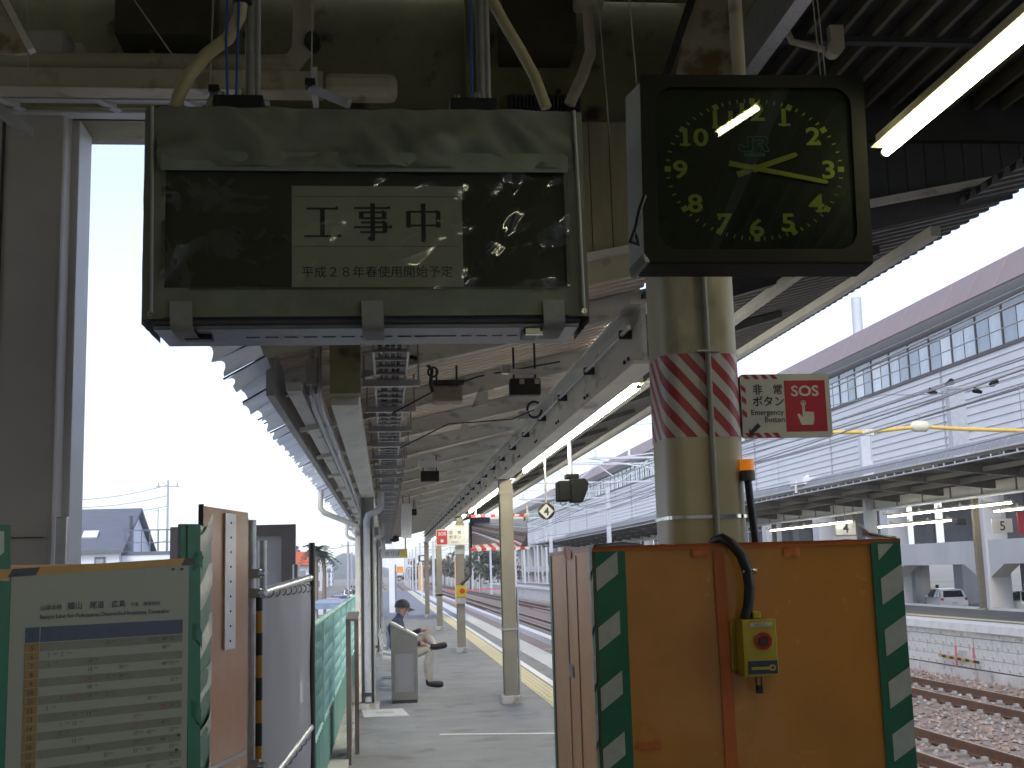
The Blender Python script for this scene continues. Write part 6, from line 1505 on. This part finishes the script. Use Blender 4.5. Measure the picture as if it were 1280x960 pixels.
for a0, a1 in ((84, 93), (116, 130)):
    p, q = hp(a0, 712), hp(a1, 696); b = MB(); b.box(p.x, q.x, HYd + .32, HYd + .40, p.z - .5, q.z); w_ = b.build('window', hr_, ho); b = MB(); b.box(p.x + .1, q.x - .1, HYd + .30, HYd + .318, p.z - .4, q.z - .12); b.build('pane', wg_, w_)
b = MB(); b.box(x1 + .26, x1 + 3.6, HYd + 1, HYd + 8, -1.74, ze - .1); b.build('annex', hw_, ho)
b = MB(); zt = ze + 1.25
for k in range(7): x = x1 + .4 + k * .5; b.bar((x, HYd + 1.1, ze - .1), (x, HYd + 1.1, zt), .06, .06)
b.bar((x1 + .3, HYd + 1.1, zt), (x1 + 3.6, HYd + 1.1, zt), .07, .07); b.bar((x1 + .3, HYd + 1.1, ze + .5), (x1 + 3.6, HYd + 1.1, ze + .5), .05, .05); b.box(x1 + .2, x1 + 3.65, HYd + .95, HYd + 1.2, ze - .25, ze - .05); b.build('balcony_rail', hr_, ho)
b = MB(); b.box(x1 + .46, x1 + .5, HYd + 2, HYd + 3, ze, ze + 2.2); b.build('balcony_door', hr_, ho)
b = MB(); b.cyl((x1 + 2.2, HYd + 2, ze), (x1 + 2.2, HYd + 2, zt + 1.4), .03, 5); b.bar((x1 + 1.6, HYd + 2, zt + 1.2), (x1 + 2.8, HYd + 2, zt + 1.3), .03, .03); b.build('aerial', greyp, ho)
pole_m = mat('concrete_pole', (.40, .41, .44), .8)
def upole(px_, py_, Y, label, r=.16, arms=2):
    p = at(px_, py_, Y=Y); t = thing('utility_pole', label, 'utility pole', (p.x, Y, -1.74), 'utility poles along the street')
    b = MB(); b.tube([(p.x, Y, -1.74), (p.x, Y, p.z)], [r, r * .7], 8); b.build('pole', pole_m, t)
    b = MB()
    for k in range(arms): b.bar((p.x - .9, Y, p.z - .5 - k * .8), (p.x + .9, Y, p.z - .5 - k * .8), .08, .08)
    for k in range(arms):
        for x in (-.7, .0, .7): b.cyl((p.x + x, Y, p.z - .46 - k * .8), (p.x + x, Y, p.z - .2 - k * .8), .06, 6)
    if arms: b.build('crossarm', pole_m, t)
    return p
u1 = upole(210, 600, 95, 'tall thin utility pole with a small crossarm right of the white house', .11, 1)
u2 = upole(435, 677, 150, 'utility pole above the street beyond the palm trees', .2, 1)
u3 = upole(440, 690, 260, 'distant utility pole down the street', .2, 1)
for k in range(3): owire([at(80, 626 + 9 * k, Y=95), u1 - Vector((0, 0, .4 + k * .8))], ('upper wire left of the tall pole', 'middle wire left of the tall pole', 'lower wire left of the tall pole')[k], .025, owm)
owire([at(160, 675, Y=80), u1 - Vector((0, 0, 4.6))], 'service wire from the white house to the tall pole', .025, owm)
owire([at(400, 684, Y=120), u2 - Vector((0, 0, .4))], 'wire running to the pole beyond the palm trees', .03, owm)
def building(x, y, w, d, h, m, label, name='building', roofm=None, floors=2, sign=None):
    t = thing(name, label, 'building', (x, y, -1.74)); b = MB(); b.box(x - w / 2, x + w / 2, y, y + d, -1.74, h); b.build('wall', m, t)
    b = MB(); b.box(x - w / 2 - .15, x + w / 2 + .15, y - .15, y + d + .15, h, h + .3); b.build('roof', roofm or hr_, t)
    n_ = max(2, int(w / 2.2))
    for f_ in range(floors):
        zb = -1.0 + f_ * (h + 1.4) / floors; hh = (h + 1.4) / floors * .5
        for k in range(n_):
            xa = x - w / 2 + w * (k + .2) / n_; xb = x - w / 2 + w * (k + .8) / n_
            b = MB(); b.box(xa, xb, y - .06, y - .002, zb, zb + hh); wo_ = b.build('window', hw_, t); b = MB(); b.box(xa + .08, xb - .08, y - .07, y - .062, zb + .08, zb + hh - .08); b.build('pane', wg_, wo_)
        for k in range(int(d / 3)):
            b = MB(); b.box(x + w / 2 + .002, x + w / 2 + .06, y + 1 + 3 * k, y + 2.6 + 3 * k, zb, zb + hh); b.build('window', wg_, t)
    if sign:
        b = MB(); b.box(x - w / 2, x + w / 2 + .3, y - .5, y - .2, h - .3, h + .9); b.build('sign_board', sign, t)
    return t
shop = at(382, 690, Y=110)
building(shop.x - 1.9, 110, 5, 9, 2.9, hw_, 'white shop with an orange red sign board beside the palm trees', floors=2, sign=mat('shop_sign_red', (.62, .13, .06), .5))
random.seed(31)
for k in range(14):
    y = 125 + k * 26 + random.uniform(-6, 6); w = random.uniform(7, 12)
    building(-13 - random.uniform(0, 5) - y * .02, y, w, random.uniform(7, 12), random.uniform(2.5, 6.5), mat('far_house_wall_' + 'abcdefghijklmn'[k], (random.uniform(.45, .7),) * 3, .7, var=.05), 'distant low house along the street, ' + ('pale' if k % 2 else 'white') + ' walled, ' + ('first', 'second', 'third', 'fourth', 'fifth', 'sixth', 'seventh', 'eighth', 'ninth', 'tenth', 'eleventh', 'twelfth', 'thirteenth', 'last')[k] + ' beyond the palms', floors=2)
# palm trees
pfm = mat('palm_frond', (.055, .085, .05), .7, var=.3); ptm = mat('palm_trunk', (.22, .17, .12), .9, var=.3, scale=8, bump=.4)
def palm(px_, py_, Y, label):
    c = at(px_, py_, Y=Y); t = thing('palm_tree', label, 'palm tree', (c.x, Y, -1.74), 'palm trees by the street')
    b = MB(); b.tube([(c.x, Y, -1.74), (c.x + .1, Y, c.z * .5), (c.x, Y, c.z)], [.20, .14, .16], 8); b.build('trunk', ptm, t)
    for k in range(26):
        a = k * 2.4; el = random.uniform(-.5, 1.1); L_ = random.uniform(1.0, 1.45); b = MB(); d = Vector((cos(a) * cos(el), sin(a) * cos(el), sin(el))); side = d.cross(Vector((0, 0, 1))).normalized()
        for j in range(7):
            s0_ = j / 7; p = c + d * L_ * s0_ - Vector((0, 0, .8 * s0_ ** 2))
            for sg_ in (-1, 1):
                e = p + side * sg_ * .45 * (1 - s0_ * .6) + d * .25 - Vector((0, 0, .12)); b.poly([p, p + d * .16, e])
        b.build('frond', pfm, t)
palm(394, 687, 92, 'left palm tree beside the shop'); palm(404, 694, 96, 'right palm tree beside the shop')
for k, (px_, py_, pt_, r_, l_) in enumerate(((402, 776, csil, 180, 'silver white car parked beyond the fence'), (412, 730, cred, 200, 'red car far down the street'), (424, 728, cblu, 190, 'dark blue car far down the street beside the red one'), (400, 735, cwh, 200, 'white car on the street left of the red one'), (436, 722, cwh, 190, 'white car farthest down the street'))):
    Y = (26, 105, 118, 96, 160)[k]; p = at(px_, py_, Y=Y); car('street_car', l_, (p.x - (.8 if k == 0 else 0), Y, -1.74), radians(r_ - 95), pt_, group='cars on the street')
# blue awning roof near the fence
aw = thing('shelter_roof', 'flat blue grey shelter roof over the parked car beyond the fence', 'shelter', (-2.2, 31, -1.74))
p, q = at(386, 762, Y=30), at(424, 762, Y=34); b = MB(); b.box(p.x, q.x + .2, 30, 35, p.z, p.z + .14); b.build('roof', mat('shelter_blue', (.18, .23, .33), .5), aw)
b = MB()
for x in (p.x + .1, q.x): b.box(x, x + .08, 34.8, 34.88, -1.74, p.z); b.box(x, x + .08, 30.1, 30.18, -1.74, p.z)
b.build('post', greyp, aw)
# trees
lf = [mat('leaf_dark', (.035, .055, .03), .8, var=.35), mat('leaf_mid', (.06, .085, .04), .8, var=.35), mat('leaf_brown', (.13, .10, .06), .8, var=.35)]
bark = mat('bark', (.12, .09, .07), .9, var=.3, scale=6)
def tree(x, y, h, r, label, zb=-1.74, m=(0, 1), n=420, group='trees beyond the tracks'):
    t = thing('tree', label, 'tree', (x, y, zb), group); b = MB()
    b.tube([(x, y, zb), (x + .1, y, zb + h * .35), (x, y, zb + h * .7)], [.05 * h * .5, .03 * h * .5, .012 * h], 7)
    for k in range(5): a = k * 1.3; b.tube([(x, y, zb + h * (.3 + .07 * k)), (x + cos(a) * r * .7, y + sin(a) * r * .7, zb + h * (.55 + .07 * k))], [.03 * h * .4, .02], 5)
    b.build('trunk', bark, t); c = MB()
    cl = [(Vector((random.gauss(0, .45), random.gauss(0, .45), random.uniform(.35, 1))), random.uniform(.25, .5)) for _ in range(14)]
    for k in range(n):
        cc_, rr = random.choice(cl); d = Vector((random.gauss(0, 1), random.gauss(0, 1), random.gauss(0, 1))).normalized() * rr * random.random() ** .4
        p = Vector((x + (cc_.x + d.x) * r, y + (cc_.y + d.y) * r, zb + (cc_.z * .82 + d.z * .35 + .05) * h)); s_ = r * random.uniform(.05, .11)
        a = Vector((random.gauss(0, 1), random.gauss(0, 1), random.gauss(0, 1))).normalized(); e = a.orthogonal().normalized()
        c.poly([p - a * s_, p + e * s_, p + a * s_, p - e * s_ * .7], random.choice(m))
    c.build('crown', [lf[0], lf[1], lf[2]], t)
random.seed(41)
for k, (px_, py_, Y, r, m_) in enumerate(((612, 740, 170, 3.4, (0, 1)), (622, 735, 185, 3.0, (0, 1)), (600, 738, 210, 3.2, (1, 2)), (588, 738, 230, 4, (2, 2, 1)), (570, 738, 250, 4, (2, 2, 1)), (634, 735, 200, 3.5, (2, 1)), (545, 738, 300, 5, (2,)), (520, 735, 320, 5, (2,)), (556, 738, 330, 4, (2, 1)))):
    p = at(px_, py_, Y=Y); tree(p.x, Y, random.uniform(6, 8.5), r, ('dark green conifer like tree beyond the far platform end', 'second dark green tree beside the first', 'olive brown tree left of the dark ones', 'brown bare looking tree in the thicket', 'brown tree near the mirror pillar', 'mixed green tree at the column arcade', 'brown far tree at the track end', 'brown far tree left of the others', 'brown tree farthest down the tracks')[k], m=m_)
for k in range(10):
    Y = 100 + k * 22; p = at(440 + (k % 3) * 4, 730, Y=Y); tree(-1.9 - .3 * (k % 2), Y, random.uniform(2.2, 3.4), 1.4, 'low street shrub tree beyond the green fence, ' + ('nearest', 'second', 'third', 'fourth', 'fifth', 'sixth', 'seventh', 'eighth', 'ninth', 'last')[k] + ' in the row', m=(1, 2, 2), n=160, group='shrubs along the street')
for k, (px_, py0, py1, Y) in enumerate(((526, 708, 735, 120), (572, 700, 735, 110))):
    p, q = at(px_ - 3, py1, Y=Y), at(px_ + 3, py0, Y=Y); t = thing('orange_post', ('thin orange post by the far tracks', 'cream orange post between the far pillars')[k], 'post', (p.x, Y, -1.3)); b = MB(); b.box(p.x, q.x, Y, Y + .4, -1.3, q.z); b.box(p.x - .1, q.x + .1, Y - .05, Y + .45, q.z, q.z + .1); b.build('shaft', mat('post_orange_' + 'ab'[k], (.6, .38, .2), .6), t)
# red barrier tape line far across tracks
b = MB(); b.bar(at(560, 739, Y=110), at(640, 735, Y=112), .06, .12); tag(b.build('red_rail', mat('far_red', (.6, .15, .15), .6)), 'thin red rail across the far tracks', 'rail')
# hills
hm = mat('hill_wood', (.055, .075, .05), .95, var=.35, scale=.02)
def hill(name, pts, Y, depth):
    b = MB(); n_ = 80; P = [(at(x, y, Y=Y).x, at(x, y, Y=Y).z) for x, y in pts]
    def fz(x):
        for (xa, za), (xb, zb) in zip(P, P[1:]):
            if xa <= x <= xb: t = (x - xa) / (xb - xa); t = t * t * (3 - 2 * t); return za + (zb - za) * t
        return -1.7
    b.grid(lambda u, v: (P[0][0] + (P[-1][0] - P[0][0]) * u, Y - depth * (1 - v) + depth * max(0, v - .5), -2 + (fz(P[0][0] + (P[-1][0] - P[0][0]) * u) + 2) * sin(pi * v * .5) ** 1.3 + 6 * noise.noise(Vector((u * 40, v * 9, Y * .1))) * v), n_, 10); b.build(name, hm, kind='structure')
hill('hills', [(330, 735), (395, 716), (412, 700), (428, 689), (445, 694), (470, 706), (500, 716), (530, 705), (560, 697), (600, 690), (640, 700), (690, 715), (760, 735)], 1900, 500)
hill('hills', [(-300, 730), (-100, 722), (60, 716), (200, 712), (300, 708), (380, 712), (430, 716), (470, 724)], 1500, 400)
# haze
b = MB(); b.box(-1400, 1600, -150, 2500, -3, 180); hz = b.build('haze', [], kind='stuff', loc=(0, 0, -3))
hzm = bpy.data.materials.new('haze_air'); hzm.use_nodes = True; t_ = hzm.node_tree; t_.nodes.remove(t_.nodes['Principled BSDF'])
pv = t_.nodes.new('ShaderNodeVolumePrincipled'); pv.inputs['Color'].default_value = (.92, .95, 1, 1); pv.inputs['Density'].default_value = .0004
t_.links.new(pv.outputs[0], t_.nodes['Material Output'].inputs['Volume']); hz.data.materials.append(hzm)
